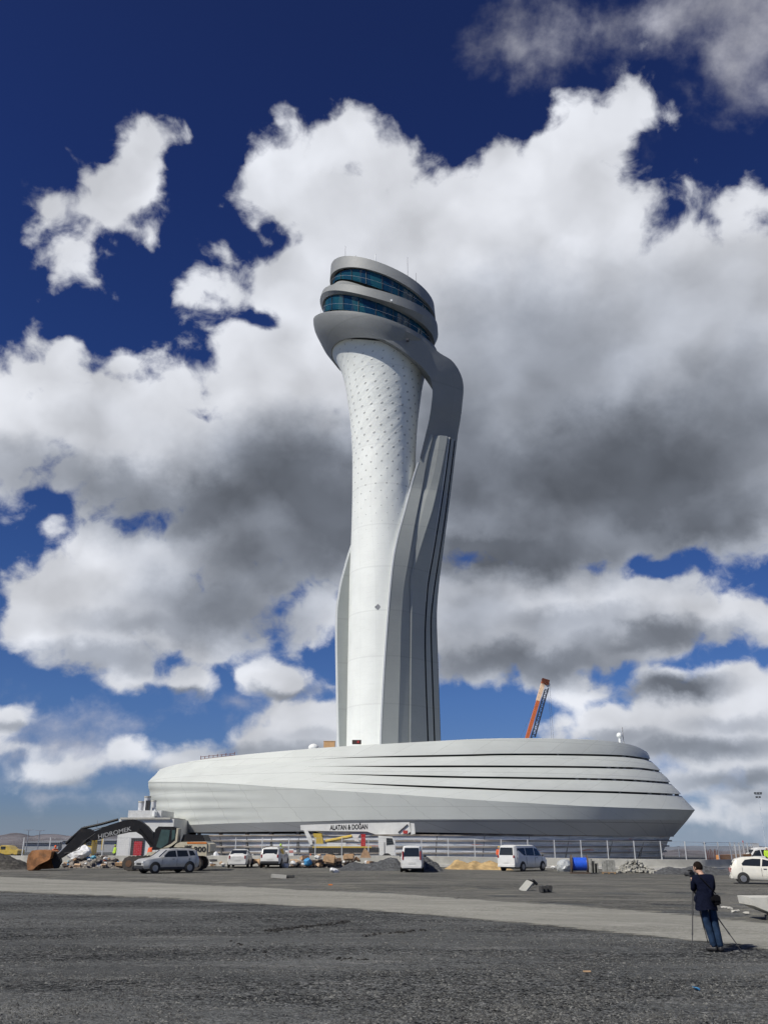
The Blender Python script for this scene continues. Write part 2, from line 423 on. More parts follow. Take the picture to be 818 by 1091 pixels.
# ================================================================ setting: ground, road, hills
def ground_material(name, dark, light, patch=(0.1,0.1,0.1), patch_amt=0.4, stones=True, bump=0.7, contrast=1.0):
    m = bpy.data.materials.new(name); m.use_nodes = True; nt = m.node_tree; b = nt.nodes['Principled BSDF']
    tc = nt.nodes.new('ShaderNodeTexCoord'); V = S(nt, tc.outputs['Object'])
    x, y, z = sep(nt, V)
    str_ = comb(nt, x*0.22 + y*0.03, y*0.9, 0.0)              # wheel tracks and scraped streaks run across
    a = noise(nt, str_, 0.55, 6, 0.62)
    big = noise(nt, V, 0.09, 4, 0.55)
    fine = noise(nt, V, 9.0, 6, 0.75)
    st = voro(nt, V, 24.0, 'F1', 1.0, .6)
    stc = voro(nt, V, 24.0, 'F1', 0.0, .5, out='Color')
    band = noise(nt, comb(nt, x*0.10 + y*0.02, y*0.42, 7.0), 1.0, 4, 0.6)
    stony = band.ss(0.42, 0.62)
    c = mixc(nt, (a*0.6+big*0.4).ss(0.38, 0.62), dark, light)
    c = mixc(nt, (noise(nt, str_, 1.5, 5, .65)).ss(0.52, 0.66, 0, patch_amt), c, patch)
    c = mixc(nt, (noise(nt, comb(nt, x*.16+y*.05, y*.75, 3.0), 1.1, 5, .7)).ss(0.60, 0.72, 0, .55), c, tuple(k*.55 for k in dark))
    r, g_, b_ = sep(nt, stc)
    cl = voro(nt, V, 7.5, 'F1', 1.0, .6); cr_ = sep(nt, voro(nt, V, 9.0, 'F1', 0.0, .5, out='Color'))[0]
    k = 1.0 + ((r-0.5)*0.9 + (fine-.5)*1.6 + (cr_-.5)*0.55 - (cl-.45)*0.55)*(0.40 + stony*0.75)*contrast
    g = nt.nodes.new('ShaderNodeVectorMath'); g.operation = 'SCALE'; nt.links.new(c.s, g.inputs[0]); nt.links.new(k.s, g.inputs['Scale'])
    sp_ = r.ss(0.93, 0.99)*0.40*stony*contrast
    c = mixc(nt, sp_, S(nt, g.outputs[0]), (0.30, 0.30, 0.285))
    nt.links.new(c.s, b.inputs['Base Color']); b.inputs['Roughness'].default_value = 0.95; b.inputs['Specular IOR Level'].default_value = 0.15
    bn = nt.nodes.new('ShaderNodeBump'); bn.inputs['Strength'].default_value = bump; bn.inputs['Distance'].default_value = 0.035
    nt.links.new((((1.0-st)*1.0 + (1.0-cl)*1.3 + fine*0.8)*(0.3+stony*0.9)).s, bn.inputs['Height'])
    b2 = nt.nodes.new('ShaderNodeBump'); b2.inputs['Strength'].default_value = 0.7; b2.inputs['Distance'].default_value = 0.12
    nt.links.new((noise(nt, comb(nt, x*0.5+y*.1, y*2.2, 1.0), 1.2, 5, .65)).s, b2.inputs['Height']); nt.links.new(bn.outputs[0], b2.inputs['Normal'])
    nt.links.new(b2.outputs[0], b.inputs['Normal'])
    return m
M_gravel = ground_material('dark crushed stone', (0.084,0.087,0.086), (0.130,0.134,0.132), (0.20,0.20,0.192), 0.55, bump=1.0, contrast=1.15)
M_yard = ground_material('compacted yard', (0.108,0.107,0.099), (0.165,0.161,0.145), (0.265,0.255,0.205), 0.75, bump=0.6, contrast=.8)
M_road = ground_material('pale dust road', (0.24,0.236,0.208), (0.305,0.30,0.265), (0.37,0.36,0.325), 0.5, bump=0.3, contrast=.35)
def sheet(name, xs, ys, fn, m, inside=None):
    vs = []; fs = []; nx = len(xs)
    for yv in ys:
        for xv in xs: vs.append(fn(xv, yv))
    for j in range(len(ys)-1):
        for i in range(nx-1): fs.append((j*nx+i, j*nx+i+1, (j+1)*nx+i+1, (j+1)*nx+i))
    me = bpy.data.meshes.new(name); me.from_pydata(vs, [], fs)
    for p in me.polygons: p.use_smooth = True
    return structure(link(name, me, m))
def frange(a, b, s):
    o = []; x = a
    while x < b-1e-6: o.append(x); x += s
    o.append(b); return o
gx = [-2500,-1200,-600,-300,-150,-100,-70] + frange(-50, 50, 1.0) + [70,100,150,300,600,1200,2500]
gy = [-60,-20,0,5] + frange(8, 60, 0.8) + frange(62, 130, 4) + frange(150, 1000, 50) + [1300, 1700, 2200, 3000]
sheet('ground', gx, gy, lambda x, y: (x, y, gz(x, y)-0.02), M_gravel)
# road band: far edge and near edge in photo pixels
far_e = [(-160,926),(0,935),(200,943),(409,953),(560,962),(700,972),(818,984),(960,1002)]
near_e = [(-160,939),(0,948.5),(200,957.5),(409,971),(560,984),(700,998),(818,1012),(960,1034)]
def edge_pts(e, seed, n=420):
    out = []
    for i in range(n+1):
        px = lerp(-160, 960, i/n); p = gpt(px, spline(e, px))
        j = 0.55*mnoise.noise((p.x*0.35, seed, 0)) + 0.28*mnoise.noise((p.x*1.7, seed, 5)) + 0.10*mnoise.noise((p.x*6.0, seed, 9))
        out.append((p.x, p.y + j))
    return out
fe = edge_pts(far_e, 1.3); ne = edge_pts(near_e, 7.7)
def strip(name, A, B, rows, m, dz):
    vs = []; fs = []; n = len(A)
    for r in range(rows+1):
        t = r/rows
        for a, b in zip(A, B):
            x = lerp(a[0], b[0], t); y = lerp(a[1], b[1], t); vs.append((x, y, gz(x, y)-0.02+dz))
    for r in range(rows):
        for i in range(n-1): fs.append((r*n+i, r*n+i+1, (r+1)*n+i+1, (r+1)*n+i))
    me = bpy.data.meshes.new(name); me.from_pydata(vs, [], fs)
    for p in me.polygons: p.use_smooth = True
    o = structure(link(name, me, m)); uv = me.uv_layers.new(name='UVMap')
    for l in me.loops:
        v = l.vertex_index; uv.data[l.index].uv = (me.vertices[v].co.x, (v//n)/rows)
    return o
def feather(m, lo, hi):
    nt = m.node_tree; b = nt.nodes['Principled BSDF']; out = [n for n in nt.nodes if n.type == 'OUTPUT_MATERIAL'][0]
    uv = nt.nodes.new('ShaderNodeUVMap'); U, Vv, _ = sep(nt, S(nt, uv.outputs[0]))
    tc = nt.nodes.new('ShaderNodeTexCoord'); x, y, z = sep(nt, S(nt, tc.outputs['Object']))
    e = Vv.mn(1.0-Vv) + (noise(nt, comb(nt, x*.9, y*2.6), 1.3, 7, .72)-.5)*0.34
    # wheel tracks along the road: packed darker and dusty lighter lines
    tr = noise(nt, comb(nt, x*.02, Vv*9.0), 1.6, 3, .6)
    bc = b.inputs['Base Color'].links[0].from_socket
    c = mixc(nt, tr.ss(.55,.70)*.40, S(nt, bc), (0.16,0.155,0.135)); c = mixc(nt, tr.ss(.45,.32)*.35, c, (0.36,0.35,0.31))
    nt.links.new(c.s, b.inputs['Base Color'])
    tp = nt.nodes.new('ShaderNodeBsdfTransparent'); mx = nt.nodes.new('ShaderNodeMixShader')
    nt.links.new(e.ss(lo, hi).s, mx.inputs[0]); nt.links.new(tp.outputs[0], mx.inputs[1]); nt.links.new(b.outputs[0], mx.inputs[2]); nt.links.new(mx.outputs[0], out.inputs[0])
feather(M_road, 0.02, 0.11)
ne = [(x, y-1.1*y/40) for x, y in ne]; fe2 = [(x, y+1.5*y/40) for x, y in fe]
strip('road', ne, fe2, 20, M_road, 0.012)
yb = [(lerp(-75, 75, i/420), 128.0) for i in range(421)]
ya = [(x, y-0.25) for x, y in fe]
strip('yard', ya, yb, 30, M_yard, 0.005)
# loose stones close to the camera
def stones():
    rnd = random.Random(5)
    vs = []; fs = []
    octa = [(1,0,0),(0,1,0),(-1,0,0),(0,-1,0),(0,0,1)]
    of = [(0,1,4),(1,2,4),(2,3,4),(3,0,4)]
    n = 0
    while n < 44000:
        d = 12 + 22*rnd.random()**1.6
        x = rnd.uniform(-0.52, 0.52)*d
        dens = mnoise.noise((x*0.25, d*0.9, 0))*0.5+0.5 + 0.35*mnoise.noise((x*1.2, d*1.2, 4))
        if rnd.random() > dens*dens*1.5: continue
        px, py = proj(Vector((x, d, 0)))
        if py < spline(near_e, px) + 3: continue
        s = min(.036, 0.013*math.exp(rnd.gauss(0, 0.5)))
        a = rnd.uniform(0, 6.28); z0 = gz(x, d)-0.018
        sx, sy, sz = s*rnd.uniform(.7,1.4), s*rnd.uniform(.7,1.4), s*rnd.uniform(.35,.8)
        k = len(vs)
        for ox, oy, oz in octa:
            X = (ox*sx if oz == 0 else sx*rnd.uniform(-.5,.5))*rnd.uniform(.7,1.2); Yy = (oy*sy if oz == 0 else sy*rnd.uniform(-.5,.5))*rnd.uniform(.7,1.2)
            vs.append((x + X*cos(a)-Yy*sin(a), d + X*sin(a)+Yy*cos(a), z0+oz*sz-0.003*(oz==0)))
        fs += [tuple(k+i for i in f) for f in of]; n += 1
    me = bpy.data.meshes.new('gravel_stones'); me.from_pydata(vs, [], fs)
    m = bpy.data.materials.new('loose stone'); m.use_nodes = True; nt = m.node_tree; b = nt.nodes['Principled BSDF']
    g = nt.nodes.new('ShaderNodeNewGeometry')
    r = S(nt, g.outputs['Random Per Island'])
    c = mixc(nt, r.pw(2.2), (0.045,0.045,0.043), (0.17,0.17,0.158)); nt.links.new(c.s, b.inputs['Base Color']); b.inputs['Roughness'].default_value = 0.85
    o = link('gravel_stones', me, m)
    tag(o, 'loose crushed grey stones strewn over the dark gravel in the foreground', 'gravel', kind='stuff')
stones()
# churned clods along an old rut in the dark gravel
def clods(name, label, line, n, sz, seed):
    r3 = random.Random(seed); mb = MB()
    for i in range(n):
        u = r3.random(); px = lerp(line[0][0], line[-1][0], u); p = gpt(px, spline(line, px) + r3.gauss(0, .7))
        s = sz*r3.uniform(.5, 1.3); mb.ico((p.x, p.y, p.z-.015), s, 1, (1.5, 1, .7), .25, r3)
    o = mb.build(name, M_clod); tag(o, label, 'clods', kind='stuff')
M_clod = mat('damp dark clods', (0.022,0.021,0.019), .95, var=.3, vscale=6)
clods('earth_clods', 'line of dark churned clods along a rut in the middle foreground gravel', [(283,991),(300,989.5),(318,987.5),(330,986.5),(345,984.5),(358,983),(373,981)], 90, .045, 3)
clods('earth_clods', 'thin line of dark clods at the centre of the foreground gravel', [(380,999),(400,995),(415,993.5),(440,991.5),(455,990)], 36, .035, 4)
clods('earth_clods', 'scattered dark clods in the gravel below the long rut', [(240,1000),(290,1017),(300,1018),(390,1022)], 26, .03, 6)
# hills on the horizon
def hills(name, pts, Y, m, depth=260):
    n = 160; vs = []; fs = []
    rows = 7
    for r in range(rows+1):
        t = r/rows; hgt = sin(pi*(0.5*min(1, t*1.15)))
        for i in range(n+1):
            px = lerp(pts[0][0], pts[-1][0], i/n)
            top = at(px, spline(pts, px), Y)
            yy = Y - depth*(1-t)
            zb = gz(0, yy)-1.5
            zt = top.z + 1.2*mnoise.noise((px*.08, r*.4, 2)) + 0.5*mnoise.noise((px*.4, r, 7))
            vs.append((top.x*yy/Y, yy, lerp(zb, zt, hgt)))
    for i in range(n+1):
        p = vs[rows*(n+1)+i]; vs.append((p[0]*1.2, p[1]+300, gz(0, p[1])-10))
    for r in range(rows+1):
        for i in range(n): fs.append((r*(n+1)+i, r*(n+1)+i+1, (r+1)*(n+1)+i+1, (r+1)*(n+1)+i))
    me = bpy.data.meshes.new(name); me.from_pydata(vs, [], fs)
    for p in me.polygons: p.use_smooth = True
    return structure(link(name, me, m))
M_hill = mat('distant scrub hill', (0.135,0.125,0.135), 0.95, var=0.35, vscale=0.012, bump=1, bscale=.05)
M_hill2 = mat('far haze-tinted hill', (0.17,0.19,0.225), 0.95, var=0.2, vscale=0.006)  # blue in the base colour stands in for distance haze
hills('hills', [(-500,893),(-200,890),(-60,889),(0,890),(15,888),(25,888),(35,891),(45,889.5),(62,889),(75,891),(90,889),(120,890),(200,893),(260,896)], 1100, M_hill)
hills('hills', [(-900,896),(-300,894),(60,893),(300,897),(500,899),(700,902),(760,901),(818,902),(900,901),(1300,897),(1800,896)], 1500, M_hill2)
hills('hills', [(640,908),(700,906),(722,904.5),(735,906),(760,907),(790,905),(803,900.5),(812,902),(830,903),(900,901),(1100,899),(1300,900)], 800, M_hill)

# ================================================================ control tower
TY = 118.0
def panel_mat(name, color, rough=0.45, seam=0.42, su=0.5, sv=0.35, metal=0.0, dots=False, bump=0.0):
    m = bpy.data.materials.new(name); m.use_nodes = True; nt = m.node_tree; b = nt.nodes['Principled BSDF']
    uv = nt.nodes.new('ShaderNodeUVMap'); U, Vv, _ = sep(nt, S(nt, uv.outputs[0]))
    tc = nt.nodes.new('ShaderNodeTexCoord'); O = S(nt, tc.outputs['Object'])
    n = noise(nt, O, 0.25, 4, .6); n2 = noise(nt, comb(nt, U*0.5, Vv*4.0), 1.0, 4, .6)
    c = mixc(nt, n.ss(.35,.65), tuple(k*0.94 for k in color), color)
    # each sheet of cladding has a slightly different tone
    fu = (U*su)._m('FLOOR'); fv = (Vv*sv)._m('FLOOR')
    wn = nt.nodes.new('ShaderNodeTexWhiteNoise'); wn.noise_dimensions = '2D'; nt.links.new(comb(nt, fu, fv).s, wn.inputs['Vector'])
    c = mixc(nt, S(nt, wn.outputs[0])*0.10, c, tuple(k*0.6 for k in color))
    if seam:
        a = (U*su)._m('FRACT'); bb = (Vv*sv)._m('FRACT')
        la = (a._m('SUBTRACT', .5)._m('ABSOLUTE')).ss(0.485, 0.5); lb = (bb._m('SUBTRACT', .5)._m('ABSOLUTE')).ss(0.475, 0.5)
        c = mixc(nt, la.mx(lb)*seam, c, tuple(k*0.45 for k in color))
    c = mixc(nt, n2.ss(.5,.75)*0.12, c, tuple(k*0.6 for k in color))
    if dots:
        cu = U/1.60; cv = Vv/1.15
        row = cv._m('FLOOR'); par = (row*0.5)._m('FRACT')
        fx = (cu + par)._m('FRACT') - 0.5; fy = cv._m('FRACT') - 0.5
        d = (fx*fx*2.56 + fy*fy*1.32)._m('SQRT')
        size = Vv.ss(33, 62, 0.02, 0.215)*Vv.ss(76, 64, 0.45, 1.0)
        on = (d - size)
        hole = on.ss(0.0, -0.06)
        c = mixc(nt, hole*0.52, c, (0.10,0.105,0.11))
        hgt = on.ss(-0.10, 0.02)
        diag = (U*0.36 + Vv*0.19)._m('FRACT')
        rip = noise(nt, comb(nt, U*0.42+Vv*0.33, Vv*0.10), 1.4, 3, .5)
        bn = nt.nodes.new('ShaderNodeBump'); bn.inputs['Strength'].default_value = 0.8; bn.inputs['Distance'].default_value = 0.25
        nt.links.new((hgt*0.15 + rip*Vv.ss(20, 60, .05, 0.5)).s, bn.inputs['Height']); nt.links.new(bn.outputs[0], b.inputs['Normal'])
    nt.links.new(c.s, b.inputs['Base Color']); b.inputs['Roughness'].default_value = rough; b.inputs['Metallic'].default_value = metal
    return m
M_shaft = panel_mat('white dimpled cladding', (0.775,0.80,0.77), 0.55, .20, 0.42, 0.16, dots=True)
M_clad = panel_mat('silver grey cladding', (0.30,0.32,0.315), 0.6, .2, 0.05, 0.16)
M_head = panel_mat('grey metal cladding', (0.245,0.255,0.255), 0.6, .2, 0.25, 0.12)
M_collar = panel_mat('shaded collar cladding', (0.225,0.235,0.235), 0.6, .2, 0.25, 0.12)  # darker copy of the head cladding, shade of the downward faces in its colour
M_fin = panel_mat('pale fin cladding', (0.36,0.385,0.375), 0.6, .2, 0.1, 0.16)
M_edge = mat('white edge trim', (0.80,0.82,0.81), 0.5, var=.03)
M_groove = mat('dark groove lining', (0.03,0.032,0.035), 0.7)
def uv_grid(o, us, vs_):
    """assign uv per loop from vertex lists"""
    me = o.data; uvl = me.uv_layers.new(name='UVMap')
    for l in me.loops: uvl.data[l.index].uv = (us[l.vertex_index], vs_[l.vertex_index])
def loft(name, rows, m, parent, closed=True, smooth=40, cap0=False, cap1=False, uvscale=None, label=None):
    """rows of points (bottom to top); uv: u = length along the row, v = z"""
    n = len(rows[0]); vs = []; us = []; vv = []
    seam = closed
    for r in rows:
        pts = list(r) + ([r[0]] if closed else [])
        u = 0.0
        for i, p in enumerate(pts):
            if i: u += (Vector(p)-Vector(pts[i-1])).length
            vs.append(tuple(p)); us.append(u); vv.append(p[2])
    nn = n + (1 if closed else 0); fs = []
    for j in range(len(rows)-1):
        for i in range(nn-1): fs.append((j*nn+i, j*nn+i+1, (j+1)*nn+i+1, (j+1)*nn+i))
    if cap0: fs.append(tuple(range(n))[::-1])
    if cap1: fs.append(tuple((len(rows)-1)*nn + i for i in range(n)))
    me = bpy.data.meshes.new(name); me.from_pydata(vs, [], fs)
    if smooth is not None:
        for p in me.polygons: p.use_smooth = True
        me.set_sharp_from_angle(angle=radians(smooth))
    o = link(name, me, m, parent, label); uv_grid(o, us, vv); 
    return o
def zat(y, Y=TY): return at(CX, y, Y).z
tower = thing('control_tower', 'tall white airport control tower with flared dimpled shaft and tilted round cab', 'control tower', (0, TY, 0))
TOFF = Matrix.Translation((0, -TY, 0))
def TL(p): return Vector((p[0], p[1]-TY, p[2]))       # world -> tower local
# shaft ---------------------------------------------------------------
SH_L = [(330,335),(345,338),(360,344),(375,352),(386,359.5),(395,363.5),(410,367.5),(430,370.5),(450,373),(480,375),(500,375.3),(540,375),(580,373.8),(620,372.2),(660,371.4),(700,370.6),(745,369.8),(793,369),(870,367)]
rows = []
zs = [lerp(2.0, zat(352), i/70) for i in range(71)]
def shaft_r(z):
    d = TY*cp + (z-CAMH)*sp; y = CY - F*(-TY*sp + (z-CAMH)*cp)/d
    # silhouettes of a round shaft touch slightly in front of the axis
    return (CX - spline(SH_L, y))/F*d*0.998, y
_l = at(353,378,TY); _r = at(454,394,TY); _f = at(406,361.5,TY-8.2)
def collar_z(X, Yl):
    a_ = (_r.x-_l.x)/2; c_ = (X-(_l.x+_r.x)/2)/a_; s_ = (_r.z-_l.z)/2; k = _f.z-(_l.z+_r.z)/2
    w = max(0, 1-c_*c_)
    return (_l.z+_r.z)/2 + s_*c_ + k*w*(1.0 if Yl < 0 else 0.3) + 0.45
for z in zs:
    row = []
    for k in range(96):
        a = 2*pi*k/96; zz = z
        for _ in range(3):
            r, y = shaft_r(zz); zz = min(z, collar_z(r*sin(a), r*cos(a)))
        row.append(TL((r*sin(a), TY + r*cos(a), zz)))
    rows.append(row)
loft('shaft', rows, M_shaft, tower, smooth=60)
# service opening and small diamond window on the shaft ----------------
fz = zat(790.5, TY-5.2); 
sgo = MB().box(TL((xof(380,TY-5.0,fz), TY-5.0, fz)), (1.15, 0.5, 0.5)).build('service_opening', mat('dark brown opening', (0.05,0.03,0.028), .8), tower)
MB().box((0,0,0), (0.28, 0.06, 0.3)).build('hatch_panel', mat('red hatch', (0.35,0.03,0.03), .5), sgo).location = TL((xof(381.5,TY-5.27,fz), TY-5.27, fz))
dz_ = zat(647, TY-4.7)
dm = MB(); dm.prism([(-0.45,0),(0,-0.42),(0.45,0),(0,0.42)], 0.12)
o = dm.build('diamond_window', mat('grey louvre window', (0.28,0.29,0.30), .4), tower); o.location = TL((xof(402.5,TY-4.86,dz_), TY-4.86, dz_))
# left fin --------------------------------------------------------------
LF = [(575,376),(585,372.5),(596,369),(607,366),(623,361.8),(640,359),(649,357.8),(677,357.2),(719,357.7),(760,358.4),(792,359),(860,361)]
fr = []; rim = []
for i in range(41):
    z = lerp(2.5, zat(578, TY+0.5), i/40); d = TY*cp+(z-CAMH)*sp; y = CY - F*(-TY*sp+(z-CAMH)*cp)/d
    x = (spline(LF, y)-CX)/F*d
    xin = -2.0
    fr.append([TL((xin, TY+1.2, z)), TL((x+0.28, TY-0.35, z)), TL((x+0.10, TY+0.9, z)), TL((xin, TY+3.0, z))])
    rim.append([TL((x+0.28, TY-0.35, z)), TL((x+0.0, TY-0.42, z)), TL((x-0.02, TY+0.85, z)), TL((x+0.10, TY+0.9, z))])
loft('fin', fr, M_fin, tower, smooth=20, cap1=True)
loft('fin_edge', rim, M_edge, tower, smooth=20, cap1=True)
# right buttress ---------------------------------------------------------
E0 = [(452,458),(462,455.5),(476,451.5),(488,448),(495,445.2),(519,438),(546,431),(570,424.6),(596,419.5),(625,416.3),(657,413.6),(708,410),(763,407),(791,406),(860,404)]
E1 = [(452,463),(460,462),(489,455),(522,449),(557,442),(592,436),(620,431),(632,429.5),(664,427.3),(719,426),(789,424),(860,423)]
E1b= [(452,470),(464,468.5),(504,462),(535,452.5),(574,444.5),(601,440),(620,436.5),(636,437),(686,437),(789,436),(860,436)]
E2 = [(452,477),(469,476),(537,462),(570,452),(600,443),(614,440),(640,439),(664,438.5),(789,437.5),(860,437.5)]
G1 = [(452,481),(471,478.5),(526,471),(583,462),(620,455.5),(636,454),(675,452),(730,453),(788,455),(860,457)]
G2 = [(452,485),(473,483),(552,473),(618,463),(636,460.5),(664,458.3),(730,460),(788,462),(860,464)]
EO = [(423,493),(460,487.5),(522,480),(592,471),(620,467.5),(653,465),(697,466),(741,467.5),(788,469),(860,471)]
#         line, Y at the base, Y at the top, step back after it
cols = [(E0,112.3,114.6),(E1,113.3,115.3),(E1b,115.6,115.9),(E2,115.9,116.3),(G1,117.2,117.2),('g',.55,.0),(G2,118.3,118.0),('g',.55,0.),(EO,119.6,119.0)]
rows = []; gro = []; edg = []; trm = []
NL = 70
for i in range(NL+1):
    ref = lerp(815, 464, i/NL); zc = zat(ref, 115.5); t = sm(2, zat(470,115.5), zc)
    row = []
    def P(line, Yb, Yt):
        Y = lerp(Yb, Yt, t); d = Y*cp+(zc-CAMH)*sp; y = CY - F*(-Y*sp+(zc-CAMH)*cp)/d
        return Vector(((spline(line, y)-CX)/F*d, Y, zc))
    e0 = P(*cols[0]); r_, _y = shaft_r(zc)
    def circ(x): return TY - sqrt(max(0.0, r_*r_ - x*x))
    def PX(line, yfun):
        Y = 115.0
        for _ in range(6):
            d = Y*cp+(zc-CAMH)*sp; y = CY - F*(-Y*sp+(zc-CAMH)*cp)/d
            x = (spline(line, y)-CX)/F*d; Y = yfun(x)
        return Vector((x, Y, zc))
    e0 = PX(E0, lambda x: min(circ(x)-0.42, 115.0))
    e1 = PX(E1, lambda x: min(e0.y+(x-e0.x)*lerp(.50,.22,sm(.45,.85,t)), circ(x)-0.30))
    e1b = PX(E1b, lambda x: min(e1.y+(x-e1.x)*lerp(1.25,.25,sm(.55,.98,t)), circ(x)-.3))
    e2 = PX(E2, lambda x: min(e1b.y+(x-e1b.x)*0.20, circ(x)-.3))
    g1 = PX(G1, lambda x: min(e2.y+(x-e2.x)*0.95, circ(x)-.3))
    g2 = PX(G2, lambda x: g1.y+(x-g1.x)*1.05)
    eo = PX(EO, lambda x: g2.y+(x-g2.x)*1.05)
    gw = 0.22; st_ = .10+.25*sm(.55,.9,t); kb = sm(.72,.95,t)
    row = [e0, e1, e1+Vector((0.05,st_,0)), e1b+Vector((0,0.1,0)), e1b, e2, e2+Vector((.05,st_,0)), g1,
           g1+Vector((0.0,1.0,0)), g1+Vector((gw,1.15,0)), g1+Vector((gw,0.28,0)), g2, g2+Vector((0,1.0,0)), g2+Vector((gw,1.1,0)), g2+Vector((gw,0.30,0)), eo,
           eo+Vector((-0.15,1.6,0)), eo+Vector((-1.2,4.5,0)), Vector((lerp(e0.x*0.3+1.0, e0.x+2.2, kb), lerp(TY+7.0, TY+4, kb), zc)), Vector((lerp(e0.x*0.2-1.5, e0.x+1.2, kb), lerp(TY+4.0, TY+2.5, kb), zc)), Vector((lerp(e0.x-0.05, e0.x+.5, kb), lerp(TY-1.0, TY, kb), zc))]
    rows.append([TL(p) for p in row])
    if ref > 490: edg.append([TL(e0+Vector((-0.02,0.5,0))), TL(e0+Vector((-0.24,0.12,0))), TL(e0+Vector((-0.20,-0.10,0))), TL(e0+Vector((0.02,-0.03,0)))])
    if ref < 640: trm.append([[TL(g+Vector((-.10,-.05,0))), TL(g+Vector((-.01,-.03,0)))] for g in (g1, g2)])
    gro.append([[TL(g+Vector((0.02,0.45,0))), TL(g+Vector((gw-.02,0.5,0)))] for g in (g1, g2)] + [[TL(eo+Vector((-.20,-.06,0))), TL(eo+Vector((0.05,.03,0)))]])
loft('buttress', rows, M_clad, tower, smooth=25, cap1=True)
loft('buttress_edge', edg, M_edge, tower, smooth=25, cap1=True)
for k in range(2): loft('groove_trim', [g[k] for g in trm], M_edge, tower, closed=False, smooth=None)
for k in range(3): loft('groove', [g[k] for g in gro], M_groove, tower, closed=False, smooth=None)
# arm sweeping from the buttress into the collar --------------------------
arm = [((447.2,488),(485.0,484),114.75,118.7),((453.5,462),(487.6,463),114.6,118.2),((457,447),(490.3,447),114.4,117.6),((459.3,432),(492.4,430),114.0,116.8),((460.6,416),(493.6,412),113.7,116.2),
       ((458.5,403),(490.3,398),113.1,115.4),((451,392.5),(481.5,384.5),112.4,114.4),((441,383.5),(467,375),111.6,113.2),((428,373.5),(452,361.5),110.6,111.8),((412,363.5),(436,350),109.9,110.6),((396,356),(418,342),109.6,110.0)]
rr = []
def cat(ps, s):
    n = len(ps)-1; k = min(int(s*n), n-1); t = s*n-k
    def g(i): return ps[max(0, min(n, i))]
    p0, p1, p2, p3 = g(k-1), g(k), g(k+1), g(k+2)
    return tuple(0.5*((2*b)+(-a+c)*t+(2*a-5*b+4*c-d)*t*t+(-a+3*b-3*c+d)*t**3) for a, b, c, d in zip(p0, p1, p2, p3))
flat = [(a[0][0],a[0][1],a[1][0],a[1][1],a[2],a[3]) for a in arm]
for i in range(61):
    q = cat(flat, i/60)
    I = at(q[0], q[1], q[4]); Oo = at(q[2], q[3], q[5])
    th = 4.2*sm(1.0, 0.45, i/60)+1.3
    rr.append([TL(I), TL(lerp(I, Oo, 0.5)+Vector((0,-0.12,0))), TL(Oo), TL(Oo+Vector((-0.35,0.9,-0.1))), TL(Oo+Vector((-1.6,th,-0.4))), TL(I+Vector((0.9,th,0.2))), TL(I+Vector((0.25,1.2,0.05)))])
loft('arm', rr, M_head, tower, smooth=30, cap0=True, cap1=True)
# head --------------------------------------------------------------------
def ring(L, R, mid, b=8.0, n=120, dY=0.0, soft=0.0):
    """ring through left end, right end and the front point (photo pixels)"""
    Yc = TY + dY
    l = at(*L, Yc); r = at(*R, Yc)
    cx, cz = (l.x+r.x)/2, (l.z+r.z)/2; a = (r.x-l.x)/2; s = (r.z-l.z)/2
    fp = at(mid[0], mid[1], Yc-b)
    k = fp.z - cz - s*(fp.x-cx)/a; Pp = soft*b*(cz-CAMH)/Yc
    out = []
    for i in range(n):
        th = 2*pi*i/n; c_, s_ = cos(th), sin(th)
        kk = (k+Pp)*s_*s_ - Pp*abs(s_) if s_ < 0 else k*s_*s_*0.3 - Pp*abs(s_)*.3
        out.append(TL((cx+a*c_, Yc+b*s_, cz + s*c_ + kk)))
    return out
def scale_ring(r, f, dz=0.0):
    c = sum((Vector(p) for p in r), Vector())/len(r)
    return [Vector((c.x+(p.x-c.x)*f, c.y+(p.y-c.y)*f, p.z+dz)) for p in r]
top = ring((352.5,287),(462.5,329),(407,280.5), 7.6); tb = ring((351.5,301),(464,344),(407,291.5), 7.9)
loft('roof_fascia', [scale_ring(top,.0,.15), scale_ring(top,.6,.1), scale_ring(top,.955,0.05), top, [lerp(a,b,.3)+ (b-a)*0 for a,b in zip(top,tb)], tb, scale_ring(tb,.93,0.1)][::-1], M_head, tower, smooth=35)
g1t = ring((354.5,304),(461,343.5),(407,292.5), 7.4); g1b = ring((355,306.5),(460.5,346),(407,308.5), 7.0)
